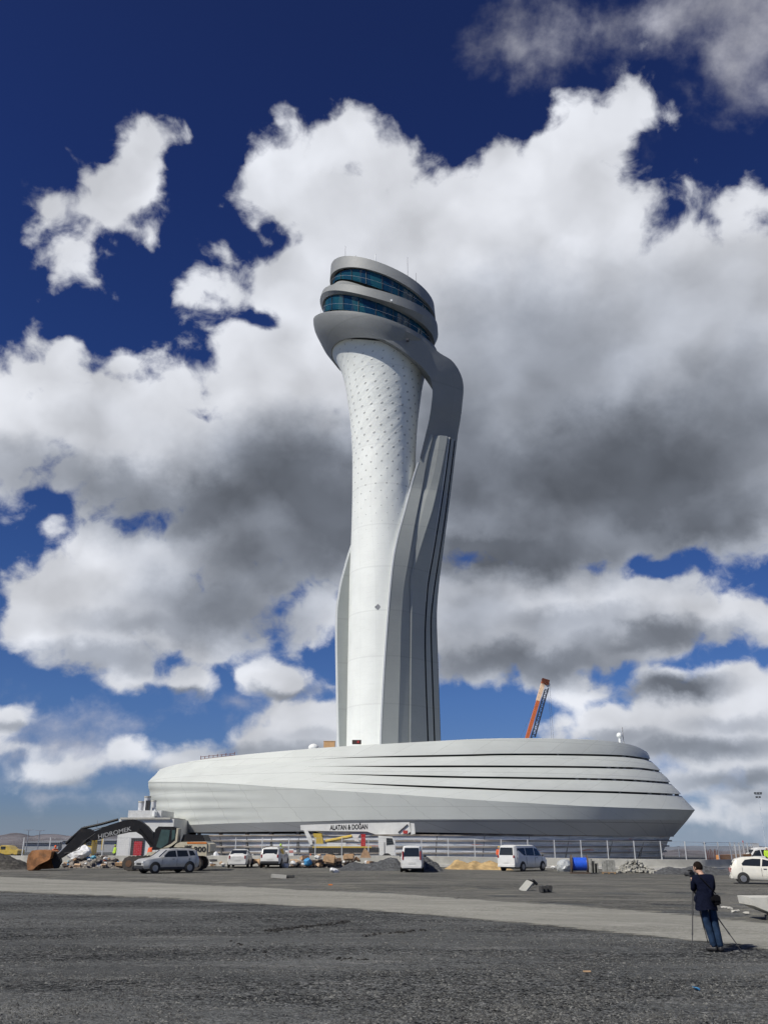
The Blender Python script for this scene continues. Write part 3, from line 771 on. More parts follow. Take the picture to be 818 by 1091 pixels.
def window_band(t, b, lab):
    m = bpy.data.materials.get('cab glass')
    if m is None:
        m = bpy.data.materials.new('cab glass'); m.use_nodes = True; nt = m.node_tree; bs = nt.nodes['Principled BSDF']
        uv = nt.nodes.new('ShaderNodeUVMap'); U, V_, _ = sep(nt, S(nt, uv.outputs[0]))
        wn = nt.nodes.new('ShaderNodeTexWhiteNoise'); wn.noise_dimensions = '1D'; nt.links.new((U/1.9)._m('FLOOR').s, wn.inputs['W'])
        wv = S(nt, wn.outputs[0])
        c = mixc(nt, wv, (0.006,0.035,0.075), (0.014,0.075,0.10)); nt.links.new(c.s, bs.inputs['Base Color'])
        bs.inputs['Roughness'].default_value = 0.06; bs.inputs['Specular IOR Level'].default_value = 0.35
    o = loft('window_band', [b, t], m, tower, smooth=60, label=lab)
    n = len(t)
    for i in range(0, n, 6):
        d = Vector((t[i].x, t[i].y, 0)).normalized()*0.05
        MB().beam(b[i]+d, t[i]+d, 0.09, 0.09, up=d).build('mullion', mat('window mullion', (0.05,0.06,0.07), .4), o)
    hr = MB(); q = [lerp(b[i], t[i], 0.30) for i in range(n)]
    c = sum(q, Vector())/n
    q = [Vector((p.x+(p.x-c.x)*.06, p.y+(p.y-c.y)*.06, p.z)) for p in q]
    hr.tube([q[i] for i in range(60, 121 if n > 120 else n)], 0.02, 5)
    hr.build('handrail', mat('pale railing', (.55,.57,.6), .4, .6), o)
    return o
window_band(g1t, g1b, None)
r2t0 = ring((353,306),(462,346),(407,309), 7.4); r2t = ring((342.5,318),(466,351),(405,309.5), 8.9); r2b = ring((341,322.5),(466.5,358),(405,319), 8.9); r2b1 = ring((343.5,327.5),(462.5,367),(405,322), 8.3)
loft('balcony_ring', [scale_ring(r2b1,.9,.1), r2b1, r2b, [lerp(a,b,.5)*1.0 for a,b in zip(r2b,r2t)], r2t, scale_ring(r2t,.965,.02), scale_ring(r2t0,.93,-.2)], M_head, tower, smooth=35)
g2t = ring((345,328),(458,366.5),(405,321.5), 7.9); g2b = ring((345,336),(457,370),(405,338.5), 7.5, soft=.5)
window_band(g2t, g2b, None)
ct = ring((334,342),(465,375),(404,337), 9.4, soft=.55); ct2 = ring((334.3,347),(465,380),(404,342), 9.4, soft=.55); cm = ring((342,363),(460,388),(404,353.5), 8.6, soft=.3); cb = ring((353,378),(454,394),(406,361.5), 8.2)
cin = scale_ring(ct, .93, -.05)
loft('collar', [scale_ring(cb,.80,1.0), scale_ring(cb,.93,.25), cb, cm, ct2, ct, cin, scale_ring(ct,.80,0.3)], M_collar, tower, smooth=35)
# masts, cameras
mm = mat('mast grey', (0.3,0.3,0.31), .5)
for (px, y0, y1, r) in ((368,262,278,.05),(434,274,296,.05),(400,271,281,.10),(379,272,279,.05),(443,291,303,.05)):
    a = at(px, y0, TY-5); b_ = at(px, y1+5, TY-5); b_.x = a.x
    MB().tube([TL(b_), TL(a)], [r, r*.6], 6).build('mast', mm if px != 400 else M_edge, tower)
for (px, py, Y, s) in ((434,362,110.1,.42),(417,320.5,109.0,.3),(349,314,114.5,.3),(388,292,112,.0)):
    if s == 0: continue
    p = TL(at(px, py, Y)); MB().box(p, (s, s, s*1.2), bev=.04).tube([p, p+Vector((0,.5,0))], .06, 6).build('surveillance_camera', mat('dark camera', (.05,.05,.055), .4) if px != 417 else M_edge, tower)
# ================================================================ terminal-like base building under the tower
base = thing('tower_base_building', 'long rounded silver building shaped like a ship hull at the foot of the tower', 'building', (4.6, TY, 0))
BL = lambda p: Vector((p[0]-4.6, p[1]-TY, p[2]))
T_ = [(150,832),(158,829),(162,824),(172,819),(189,814),(213,809),(250,804.5),(300,799.6),(359,795),(405,792.3),(469,788.8),(509,786.8),(558,786),(619,787),(649,789),(668,792),(680,796),(689,801),(700,806)]
S1 = [(155,829),(175,823.5),(220,818),(320,810.5),(359,807.5),(432,805),(500,803.6),(533,802.8),(607,803),(663,804.5),(683,806.8),(692,808.6),(700,811)]
S2 = [(155,830),(175,826),(220,822),(320,816.9),(432,815.7),(500,815.4),(607,816),(660,817),(681,817.8),(703,820.8),(715,823)]
S3 = [(155,831),(175,828.5),(220,826.5),(320,824.5),(432,825.7),(500,827),(558,827.8),(660,829.8),(713,833.2),(725,835)]
S4 = [(155,832),(175,831),(220,830),(320,832),(398,835),(500,838.6),(558,840.8),(620,842.2),(660,843.2),(724,846),(735,848)]
C_ = [(150,832.6),(158,832.8),(213,833.4),(262,836),(300,838.8),(340,841.2),(432,847),(500,851.8),(570,856),(620,858.7),(668,860.6),(740,863),(760,864)]
D_ = [(150,881),(201,879),(250,877),(340,875),(373,873.6),(500,873),(620,873),(731,873.8),(760,874)]
B_ = [(150,887),(196,887),(340,885.8),(447,886.8),(620,890),(714,891.4),(740,892)]
#   line, left px, right px, depth semi-axis
def pring(line, xl, xr, b, pw=1.0, n=240, dz=0.0, inset=0.0):
    zc = 8.0
    l = xof(xl, TY, zc); r = xof(xr, TY, zc)
    for _ in range(3):
        pass
    l = at(xl, interp(line, xl), TY).x + inset; r = at(xr, interp(line, xr), TY).x - inset
    cx = (l+r)/2; a = (r-l)/2; b = b - inset; out = []
    kf = sqrt(1-(b/TY)**2); l *= 1.0; cx *= kf; a *= kf
    for i in range(n):
        th = 2*pi*i/n; c_, s_ = cos(th), sin(th)
        X = cx + a*math.copysign(abs(c_)**pw, c_); Yf = TY - b*abs(s_)**pw
        z = 9.0
        for _ in range(5):
            px = CX + F*X/(Yf*cp+(z-CAMH)*sp); py = spline(line, px); z = at(px, py, Yf).z
        Y = Yf if s_ < 0 else TY + b*abs(s_)**pw
        dzz = dz(px) if callable(dz) else dz
        out.append((BL((X, Y, z + dzz)), px))
    return out
LN = [(T_,170,688,18.8),(S1,165,692,19.8),(S2,162,703,20.9),(S3,160,713.5,21.9),(S4,158.5,724.5,22.8),(C_,157.3,739,23.6)]
M_hull = panel_mat('satin white hull cladding', (0.545,0.57,0.545), 0.65, .42, 0.22, 0.55)
gfun = lambda px: sm(318, 470, px)
def mixring(A, B, t): return [(a[0].lerp(b[0], t), a[1]) for a, b in zip(A, B)]
def push(A, amt):   # push outwards in plan (amt(px) metres)
    out = []
    for p, px in A:
        d = Vector((p.x/36, p.y/23, 0)); d.normalize() if d.length else None
        out.append((p + d*amt(px), px))
    return out
rings_ = [pring(*l[:3], l[3]) for l in LN]
Dr = pring(D_, 163.5, 731, 23.55); Br = pring(B_, 168, 716, 22.9)
pts = lambda R: [p for p, px in R]
# upper bands
for k in range(5):
    up, lo = rings_[k], rings_[k+1]
    gaph = 0.20
    if k > 0: up = [(p + Vector((0,0,-gaph*gfun(px))), px) for p, px in up]
    if k == 0:
        cap = [(Vector((p.x*f, p.y*f, p.z+dz)), px) for f, dz in () for p, px in up]
        rows = [pts(up)]
        rows = [[Vector((p.x*0.0, p.y*0.0, 11.0)) for p in pts(up)], [Vector((p.x*.7, p.y*.7, lerp(p.z, 11.0, .2)-0.5)) for p in pts(up)], [Vector((p.x*.94, p.y*.94, p.z-.3)) for p in pts(up)], [Vector((p.x*.985, p.y*.985, p.z-.02)) for p in pts(up)]]
    else:
        rows = [pts(push(up, lambda px: -0.9*gfun(px))), pts(push(up, lambda px: -0.12*gfun(px)))]
    if k < 4:
        f1 = push(mixring(up, lo, .05), lambda px: 0.0)
        f2 = push(mixring(up, lo, .58), lambda px: 0.055*gfun(px))
        f3 = push(mixring(up, lo, 1.0), lambda px: -0.02*gfun(px))
        f4 = push(lo, lambda px: -0.9*gfun(px))
        rows += [pts(f1), pts(mixring(f1, f2, .5)), pts(f2), pts(f3), pts(f4)]
    else:
        rows += [pts(push(mixring(up, lo, .05), lambda px: 0.0)), pts(mixring(up, lo, .5)), pts(lo)]
    loft('shell_band', rows, M_hull, base, smooth=12)
# lower hull with ripples at the stern
rows = []
for j in range(33):
    t = j/32
    rp = lambda px, t=t: (0.08*(0.5-0.5*cos(2*pi*4.25*t))*sm(300, 170, px) - 0.04*sm(300,170,px))*sm(0,.05,t)*sm(1,.93,t) + 0.0
    R = mixring(rings_[5], Dr, t); rows.append(pts(push(R, rp)))
loft('lower_hull', rows, M_hull, base, smooth=14)
M_keel = panel_mat('grey keel cladding', (0.50,0.515,0.52), 0.42, True, 0.2, 0.5, metal=0.1)
rows = [pts(Dr), pts(mixring(Dr, Br, .5)), pts(Br), [Vector((p.x*.97, p.y*.97, p.z+.12)) for p in pts(Br)]]
loft('keel_band', rows, M_keel, base, smooth=14)
# dark core seen through the slots and the soffit
core = []
for k, R in enumerate(rings_[1:5]+[rings_[5]]):
    core.append([Vector((p.x*.955, p.y*.94, p.z+(.6 if k == 0 else 0))) for p, px in R])
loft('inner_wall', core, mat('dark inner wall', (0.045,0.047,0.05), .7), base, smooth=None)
# light struts crossing the slots near the bow
rs = random.Random(3)
for k in range(1, 5):
    R = rings_[k]
    for i in range(241-60, 240):
        p, px = R[i]
        if px > 560 and rs.random() < (0.10 if px < 650 else 0.4):
            MB().box(p + Vector((-p.x*.012, .2, -.10)), (0.35*rs.random()+.15, .3, .18)).build('slot_bracket', mat('pale bracket', (.4,.4,.38), .6), base)
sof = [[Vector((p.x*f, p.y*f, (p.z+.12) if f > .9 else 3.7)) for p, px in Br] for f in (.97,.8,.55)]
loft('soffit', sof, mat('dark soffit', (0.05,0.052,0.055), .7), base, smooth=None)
# ground floor: stacked glazed tiers narrowing downwards
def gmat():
    m = bpy.data.materials.new('glazing with painted reflections'); m.use_nodes = True; nt = m.node_tree; b = nt.nodes['Principled BSDF']
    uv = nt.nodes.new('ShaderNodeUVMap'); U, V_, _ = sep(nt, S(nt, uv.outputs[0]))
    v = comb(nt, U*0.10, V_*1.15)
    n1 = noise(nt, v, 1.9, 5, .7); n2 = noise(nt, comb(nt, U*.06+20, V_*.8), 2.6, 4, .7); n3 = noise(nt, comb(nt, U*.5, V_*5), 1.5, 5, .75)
    c = mixc(nt, n1.ss(.40,.60), (0.86,0.88,0.90), (0.46,0.50,0.55))  # streaks in the base colour stand in for reflections in the glass
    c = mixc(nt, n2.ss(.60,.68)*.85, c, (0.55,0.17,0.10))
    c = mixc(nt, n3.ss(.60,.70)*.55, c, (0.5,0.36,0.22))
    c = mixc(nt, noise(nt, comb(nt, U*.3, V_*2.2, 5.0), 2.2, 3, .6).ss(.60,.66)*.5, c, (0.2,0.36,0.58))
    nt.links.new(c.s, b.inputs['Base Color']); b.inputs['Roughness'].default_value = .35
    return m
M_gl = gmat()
M_slat = mat('rusty grey ledge', (0.26,0.23,0.20), .7, var=.3, vscale=.6, dirt=.5)
tiers = [(2.75,.992),(2.2,.982),(1.6,.97),(1.0,.957),(.4,.945),(-.3,.935)]
xr = [p for p, px in Br]
def tier(f, z, back=1.0): return [Vector((p.x*f, p.y*(.992-(.992-f)*.25), z)) for p in xr]
for (z1, f1), (z0, f0) in zip(tiers, tiers[1:]):
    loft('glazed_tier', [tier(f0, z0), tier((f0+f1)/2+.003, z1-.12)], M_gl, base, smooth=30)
    loft('ledge', [tier(f0+.01, z1-.16), tier(f1+.012, z1-.16), tier(f1+.012, z1+.0), tier(f0+.01, z1+.0)], M_slat, base, smooth=30)
# columns under the soffit
cm_ = mat('dark raking column', (0.13,0.135,0.14), .6)
for px in (206,232,262,286,312,334,470,516,563,612,655,690):
    q = min((p for p, x_ in Br if p.y < 0), key=lambda p: abs(CX + F*(p.x+4.6)/((p.y+TY)*cp) - px))
    MB().beam(Vector((q.x*.955-.25, q.y*.97, 0)), Vector((q.x*.985, q.y*.985, 3.2)), .35, .35).build('column', cm_, base)
# roof-top bits: standalone things
def onroof(px, py, Y): return at(px, py, Y)
p = at(334, 798, 103); t = thing('radome', 'small white dome on the roof left of the tower shaft', 'radome', p)
mb = MB(); mb.ball((0,0,0.1), .62, 20, 12, (1,1,.8)); mb.build('dome', mat('white plastic dome', (.75,.76,.74), .5), t, 60); MB().cyl((0,0,-.35), .64, .5).build('plinth', M_edge, t)
p = at(351, 795, 104); t = thing('roof_crate', 'orange tan crate on the roof beside the left tower fin', 'crate', p)
MB().box((0,0,0), (1.3,.9,1.0), bev=.03).build('box', mat('tan plywood', (.55,.33,.16), .7, dirt=.3), t); MB().box((0,0,.53), (1.36,.96,.07)).build('lid', mat('tan plywood lid', (.6,.38,.2), .7), t)
p = at(661, 791, 112); t = thing('radome', 'small white ball radome on a pole at the right end of the roof', 'radome', p)
mb = MB(); mb.ball((-.1,0,.85), .36, 18, 12); mb.build('dome', M_edge, t, 60); MB().tube([(.35,0,-1.5),(.35,0,1.9)], .05, 6).build('pole', mm, t); MB().tube([(-.1,0,-1.5),(-.1,0,.6)], .16, 8).build('stand', M_edge, t)
p = at(214, 809, 112); q = at(250, 805, 109); t = thing('roof_railing', 'red temporary railing along the left roof edge', 'railing', p)
mr = mat('red oxide steel', (0.17,.07,.06), .7); d = q-p
mb = MB()
for s in range(2): mb.tube([Vector((0,0,.0+.3*s)), d+Vector((0,0,.05+.2*s))], .03, 5)
mb.build('rail', mr, t)
for k in range(9): MB().tube([d*k/8+Vector((0,0,-.6)), d*k/8+Vector((0.0,0,.42-.1*(k%2)))], .045, 5).build('post', mr, t)
# ================================================================ vehicles
M_white = mat('white car paint', (0.66,0.66,0.64), .28, var=.03)
M_silver = mat('dusty silver paint', (0.50,0.50,0.48), .35, .3, var=.06)
M_cream = mat('cream car paint', (0.74,0.72,0.64), .28, var=.03)
M_blackp = mat('black plastic trim', (0.025,0.025,0.027), .6)
M_tyre = mat('tyre rubber', (0.022,0.022,0.022), .85)
M_rim = mat('alloy rim', (0.35,0.35,0.36), .35, .7)
M_cglass = mat('dark car glass', (0.018,0.022,0.026), .06, var=.02)
M_tail = mat('red tail light', (0.30,0.02,0.02), .25)
M_head = MATS.get('lamp glass') or mat('lamp glass', (0.6,0.62,0.64), .15)
M_plate = mat('number plate', (0.65,0.65,0.62), .5)
def vehicle(label, cat, name, pos, rz, L, W, belt, roof, bot, paint, wheels, wr, wins, screen, rear, kind='car', rails=False, group=None, tail=None, cladding=False):
    """x forward, origin at the middle on the ground. belt/roof/bot: (x, z) lines from the nose (+) to the tail (-)"""
    t = thing(name, label, cat, pos, rz, group)
    n = 36; x0, x1 = L/2, -L/2; hw = W/2
    R = lambda line, x: interp(sorted(line), x)
    def hwx(x):
        e = abs(x)/(L/2); return hw*(1 - 0.14*sm(.80, 1.0, e) - 0.02*e)
    def top_hw(x):
        g = max(0, R(roof, x) - R(belt, x)); return hwx(x)*(0.93 - 0.17*min(1, g/0.55))
    rows = []
    for i in range(n+1):
        x = lerp(x0, x1, i/n); zb, zr, z0 = R(belt, x), R(roof, x), R(bot, x); h = hwx(x); th = top_hw(x)
        zr = max(zr, zb+0.03)
        half = [(h*.90, z0), (h*.985, z0+.10), (h, lerp(z0, zb, .45)), (h*.985, lerp(z0, zb, .8)), (h*.955, zb), (lerp(h*.955, th, .55), lerp(zb, zr-.04, .55)), (th, zr-.05), (th*.90, zr-.01), (th*.5, zr+.02)]
        rows.append([Vector((x, y, z)) for y, z in half] + [Vector((x, -y, z)) for y, z in half[::-1]])
    mb = MB(); RR = mb.grid(rows, closed=True); mb.bm.faces.new(RR[0][::-1]); mb.bm.faces.new(RR[-1])
    mb.build('body', paint, t, 38)
    def sy(x, z):
        zb, zr = R(belt, x), R(roof, x)-.05; k = max(0, min(1, (z-zb)/max(.05, zr-zb))); return lerp(hwx(x)*.955, top_hw(x), k)
    for w in wins:                       # side windows, both sides
        for s in (1, -1):
            vs = [Vector((x, s*(sy(x, z)+.008), z)) for x, z in w]; vs2 = [v - Vector((0, s*.02, 0)) for v in vs]; k = len(vs)
            from_data('side_window', vs+vs2, [tuple(range(k)), tuple(range(k, 2*k))[::-1]] + [(i, (i+1)%k, k+(i+1)%k, k+i) for i in range(k)], M_cglass, t)
    for nm, (xa, za, xb, zb_), f in (('windscreen', screen, .86), ('rear_window', rear, .80)):
        A = hwx(xa)*f; B = top_hw(xb)*.92
        d = Vector((xb-xa, 0, zb_-za)).normalized(); nn = Vector((d.z, 0, -d.x)) if nm == 'windscreen' else Vector((-d.z, 0, d.x)); 
        if nn.x*(1 if nm == 'windscreen' else -1) < 0: nn = -nn
        o_ = nn*.012
        vs = [Vector((xa, A, za))+o_, Vector((xa, -A, za))+o_, Vector((xb, -B, zb_))+o_, Vector((xb, B, zb_))+o_]; vs += [v - nn*.05 for v in vs]
        from_data(nm, vs, [(0,1,2,3),(7,6,5,4),(0,4,5,1),(1,5,6,2),(2,6,7,3),(3,7,4,0)], M_cglass, t)
    for x in wheels:
        for s in (1, -1):
            y = s*(hwx(x)-.005)
            a = MB().cyl((x, y, wr*1.05), wr*1.17, .04, 'y', 24); a.build('wheel_arch', M_blackp, t)
            w = MB(); w.tube([(x, y-s*.14, wr), (x, y-s*.12, wr), (x, y+s*.02, wr), (x, y+s*.04, wr)], [wr*.9, wr, wr, wr*.9], 26)
            tw = w.build('wheel', M_tyre, t, 40)
            r = MB().cyl((x, y+s*.045, wr), wr*.60, .02, 'y', 20)
            for k in range(5):
                an = 2*pi*k/5; r.beam((x, y+s*.06, wr), (x+cos(an)*wr*.56, y+s*.06, wr+sin(an)*wr*.56), .05, .02, up=(0,1,0))
            r.build('rim', M_rim, tw)
    zt = tail or (R(belt, -L/2+.1)-.28, R(belt, -L/2+.1)-.02); 
    for s in (1, -1):
        MB().box((-L/2+.015, s*hwx(-L/2)*.90, sum(zt)/2), (.10, .11, zt[1]-zt[0]), bev=.02).build('tail_light', M_tail, t)
        MB().box((L/2-.03, s*hwx(L/2)*.80, R(belt, L/2-.1)-.10), (.14, .30, .15), bev=.03).build('headlight', M_head, t)
        xm = screen[0]-.25; MB().box((xm, s*(hwx(xm)+.07), R(belt, xm)+.06), (.10, .18, .13), bev=.03).build('wing_mirror', M_blackp if kind != 'car' else paint, t)
        for xh in wheels and [(wins[0][0][0]+wins[0][-1][0])/2-.3]:
            MB().box((xh, s*(hwx(xh)+.005), R(belt, xh)-.12), (.18, .03, .035)).build('door_handle', M_blackp, t)
        for xs in sorted({round(w[0][0]+.04, 2) for w in wins} | {round(w[-1][0]-.04, 2) for w in wins}):
            MB().box((xs, s*(hwx(xs)*.992+.0), lerp(R(bot, xs), R(belt, xs), .58)), (.014, .02, (R(belt, xs)-R(bot, xs))*.62)).build('door_gap', M_blackp, t)
    MB().box((-L/2-.012, 0, R(bot, -L/2)+.36), (.02, .50, .12)).build('number_plate', M_plate, t)
    MB().box((-L/2+.03, 0, R(bot, -L/2)+.10), (.16, W*.84, .20), bev=.03).build('rear_bumper', M_blackp if cladding else paint, t)
    MB().box((L/2-.03, 0, R(bot, L/2)+.10), (.16, W*.80, .22), bev=.03).build('front_bumper', M_blackp if cladding else paint, t)
    MB().box((L/2-.0, 0, R(belt, L/2-.05)-.16), (.04, W*.42, .14), bev=.01).build('grille', M_blackp, t)
    MB().box((0, 0, .30), (L*.80, W*.72, .20)).build('underbody', M_blackp, t)
    if cladding:
        for s in (1, -1): MB().box((0, s*(hw*.98), R(bot, 0)+.05), (abs(wheels[0]-wheels[1])-2*wr*1.15, .05, .14)).build('sill_trim', M_blackp, t)
    if rails:
        for s in (1, -1):
            q = [Vector((x, s*top_hw(x)*.86, R(roof, x)+.07)) for x in (screen[2]-.15, (screen[2]+rear[2])/2, rear[2]+.15)]
            MB().tube(q, .022, 6).build('roof_rail', M_blackp, t)
    return t
def view_az(px): return atan2((px-CX)/F, cp)
def vdir(ang):            # world z-rotation that points local +x to the compass angle (0 = away from the camera, + = right)
    return pi/2 - ang
suv = dict(L=4.32, W=1.82, belt=[(2.16,.72),(2.0,.90),(1.0,1.02),(-2.05,1.10),(-2.16,.95)], roof=[(2.16,.74),(2.0,.93),(1.05,1.05),(.35,1.56),(-.2,1.63),(-1.6,1.60),(-1.95,1.50),(-2.12,1.0),(-2.16,.97)],
     bot=[(2.16,.30),(0,.28),(-2.16,.34)], wheels=(1.33,-1.34), wr=.35, wins=[[(.78,1.06),(.30,1.45),(-.22,1.50),(-.28,1.07)],[(-.36,1.08),(-.32,1.50),(-1.12,1.50),(-1.22,1.10)],[(-1.34,1.14),(-1.26,1.48),(-1.62,1.46),(-1.80,1.16)]],
     screen=(1.02,1.06,.40,1.52), rear=(-2.11,1.06,-1.96,1.48), rails=True, cladding=True)
sedan = dict(L=4.4, W=1.74, belt=[(2.2,.58),(2.0,.74),(1.0,.92),(-1.5,1.0),(-2.1,1.0),(-2.2,.85)], roof=[(2.2,.6),(2.0,.78),(1.0,.95),(.2,1.38),(-.3,1.44),(-.9,1.40),(-1.65,1.06),(-2.15,1.03),(-2.2,.88)],
     bot=[(2.2,.22),(0,.20),(-2.2,.26)], wheels=(1.36,-1.28), wr=.31, wins=[[(.72,.98),(.2,1.30),(-.25,1.34),(-.3,.98)],[(-.37,.98),(-.33,1.34),(-.85,1.31),(-1.2,1.02)]],
     screen=(.98,.96,.26,1.35), rear=(-1.66,1.06,-.98,1.38))
van = dict(L=4.9, W=1.92, belt=[(2.45,.70),(2.3,.92),(1.8,1.08),(-2.3,1.18),(-2.45,1.0)], roof=[(2.45,.72),(2.3,.95),(1.72,1.16),(1.05,1.80),(.6,1.95),(-2.1,1.96),(-2.32,1.88),(-2.42,1.2),(-2.45,1.03)],
     bot=[(2.45,.28),(0,.26),(-2.45,.32)], wheels=(1.52,-1.48), wr=.34, wins=[[(1.45,1.14),(1.02,1.65),(.52,1.74),(.45,1.14)],[(.36,1.15),(.40,1.75),(-.80,1.75),(-.84,1.18)],[(-.94,1.18),(-.90,1.75),(-2.0,1.72),(-2.12,1.2)]],
     screen=(1.70,1.16,1.12,1.76), rear=(-2.43,1.22,-2.35,1.78), kind='van')
mini = dict(L=4.1, W=1.72, belt=[(2.05,.66),(1.9,.86),(1.3,1.0),(-1.95,1.06),(-2.05,.9)], roof=[(2.05,.68),(1.9,.9),(1.25,1.06),(.62,1.62),(.2,1.78),(-1.8,1.82),(-1.96,1.74),(-2.03,1.08),(-2.05,.95)],
     bot=[(2.05,.26),(0,.24),(-2.05,.28)], wheels=(1.28,-1.2), wr=.31, wins=[[(.95,1.05),(.6,1.5),(.15,1.6),(.1,1.05)],[(.02,1.06),(.06,1.62),(-.95,1.62),(-.98,1.08)],[(-1.08,1.09),(-1.04,1.62),(-1.7,1.58),(-1.78,1.12)]],
     screen=(1.22,1.06,.68,1.60), rear=(-2.03,1.08,-1.97,1.68), kind='van')
hatch = dict(L=3.74, W=1.66, belt=[(1.87,.60),(1.7,.78),(1.0,.94),(-1.6,1.02),(-1.87,.85)], roof=[(1.87,.62),(1.7,.82),(1.0,.98),(.35,1.40),(-.2,1.52),(-1.1,1.49),(-1.62,1.36),(-1.80,1.0),(-1.87,.88)],
     bot=[(1.87,.24),(0,.22),(-1.87,.28)], wheels=(1.20,-1.22), wr=.30, wins=[[(.82,1.0),(.42,1.30),(.0,1.40),(-.1,.99)],[(-.18,1.0),(-.10,1.41),(-.55,1.42),(-1.0,1.36),(-1.22,1.14),(-1.18,1.03)]],
     screen=(.98,.98,.40,1.37), rear=(-1.80,1.04,-1.60,1.34))
def place(px, py): return gpt(px, py)
vehicle('dusty silver off-road car with roof rails parked in front of the black-armed excavator', 'car', 'parked_car', Vector((xof(177.5,67.0,0), 67.0, gz(-15,67))), vdir(view_az(178)-pi/2-radians(24)), paint=M_silver, **suv)
vehicle('white saloon car seen from behind, left of the white off-road car by the low wall', 'car', 'parked_car', at(255,921.5,84.2-2.6)*1 if False else Vector((xof(256,80.5,0), 80.5, gz(-12,80))), vdir(view_az(256)+radians(9)), paint=M_white, **sedan)
vehicle('white off-road car seen from behind with dark rear window, parked by the rubbish heap', 'car', 'parked_car', Vector((xof(292.5,80.0,0), 80.0, gz(-9,80))), vdir(view_az(292)+radians(13)), paint=M_white, **suv)
vehicle('small white van seen squarely from behind between the grey gravel mounds', 'van', 'parked_van', Vector((xof(439.5,70.5,0), 70.5, gz(2,70))), vdir(view_az(439)+radians(1.5)), paint=M_white, tail=(.85,1.45), **mini)
vehicle('white passenger van with shaded flank, parked right of the sand heap', 'van', 'parked_van', Vector((xof(557,76.0,0), 76.0, gz(11.5,76))), vdir(view_az(557)+radians(31)), paint=M_white, tail=(1.0,1.2), **van)
p_ = gpt(802,941.5)
vehicle('cream small hatchback cut by the right picture edge on the pale yard', 'car', 'parked_car', Vector((xof(815,p_.y,-.6), p_.y, p_.z)), vdir(view_az(805)+radians(82)), paint=M_cream, **hatch)
# ---------------------------------------------------------------- excavator (x forward = towards the bucket, seen from its left)
EX = 72.5; exy = 72.5
pe = Vector((xof(196, exy, 0), exy, gz(-16, exy)))
exc = thing('excavator', 'large crawler excavator with black boom, cream body and rusty bucket resting on the ground', 'excavator', pe, pi)
k_ = 980/exy
def E(px, py, y=0.0):       # photo pixel on the machine's plane -> local (x forward is to the left)
    w = at(px, py, exy); return Vector((-(w.x-pe.x), y, w.z-pe.z))
def E2_(px, py): q = E(px, py); return (q.x, q.z)
M_ebl = mat('worn black boom paint', (0.010,0.010,0.012), .55, spec=.3, dirt=.12, vscale=1.2)
M_ecr = mat('cream machine paint', (0.56,0.51,0.38), .45, dirt=.3, vscale=1.0)
M_rust = mat('rust worn bucket', (0.36,0.16,0.06), .75, var=.35, vscale=1.8, dirt=.5, bump=.6, bscale=12)
M_track = mat('muddy steel track', (0.06,0.052,0.045), .8, dirt=.5, vscale=3)
M_chrome = mat('piston rod', (0.45,0.46,0.47), .25, .9)
boom_poly = [(94,893.5),(101,895.5),(120,890.5),(137,886.8),(146,886.3),(152,890),(160,899.5),(168,904),(170,899),(165,889),(158,880.5),(151,875),(143,873),(134,874),(118,879),(104,885),(95,888)]
MB().prism([E2_(*q) for q in boom_poly], .62).build('boom', M_ebl, exc)
MB().prism([E2_(*q) for q in [(62,913),(66,914),(80,905),(97,895),(103,887),(96,883),(88,883),(84,888),(72,901)]], .48).build('stick', M_ebl, exc)
bm_ = MB(); prof = [(60,907),(57,906),(47,905.2),(39,906),(35,911),(33.5,919),(34,926.5),(38,926.8),(41,921),(45,916.5),(52,914),(57,915)]
P_ = [E2_(*q) for q in prof]
for s in (-1, 1): bm_.prism([E2_(*q) for q in [(60,907),(57,906),(47,905.2),(39,906),(35,911),(33.5,919),(34,926.5),(39,927),(46,921),(54,917.5),(58,915)]], .05, y0=s*.88)
bm_.prism(P_, 1.76)
bm_.prism([E2_(*q) for q in [(38,926.5),(42,919),(46,915),(57,912),(57.5,925),(50,926)]], .06, y0=-.8)
bk = bm_.build('bucket', M_rust, exc)
for k in range(5):
    q = E(36, 926.3); MB().box((q.x-.05, -.7+.35*k, q.z-.02), (.30,.14,.10)).build('tooth', M_rust, bk)
MB().prism([E2_(*q) for q in [(55,909),(60,907),(64,911),(66,918),(62,925),(59,925.5),(57,918)]], .5).build('quick_coupler', M_ebl, exc)
MB().tube([E(62,910), E(84,889)], .07, 8).build('bucket_cylinder', M_chrome, exc)
MB().tube([E(70,901.5,.0)+Vector((0,0,.18)), E(88,884)+Vector((0,0,.1))], .11, 10).build('bucket_cylinder_barrel', M_ebl, exc)
MB().tube([E(88,884)+Vector((0,0,.1)), E(108,879.5)+Vector((0,0,.1)), E(126,874.5)+Vector((0,0,.1))], .10, 10).build('stick_cylinder', M_ebl, exc)
for s in (-.42, .42):
    MB().tube([E(150,884,s), E(164,902,s)], .12, 10).build('boom_cylinder', M_ebl, exc)
for j, (y, pts_) in enumerate(((.3,[(80,907),(86,905),(90,897),(96,893),(103,888)]),(.28,[(70,909),(78,908),(84,904),(93,896)]),(-.3,[(92,886),(100,884),(112,880.5),(128,876)]))):
    MB().tube([E(*q, y) for q in pts_], .035, 6).build('hose', mat('black hose', (.04,.04,.04), .5), exc)
MB().tube([E(103.5,884), E(104.2,874)], .02, 5).build('aerial', mm, exc)
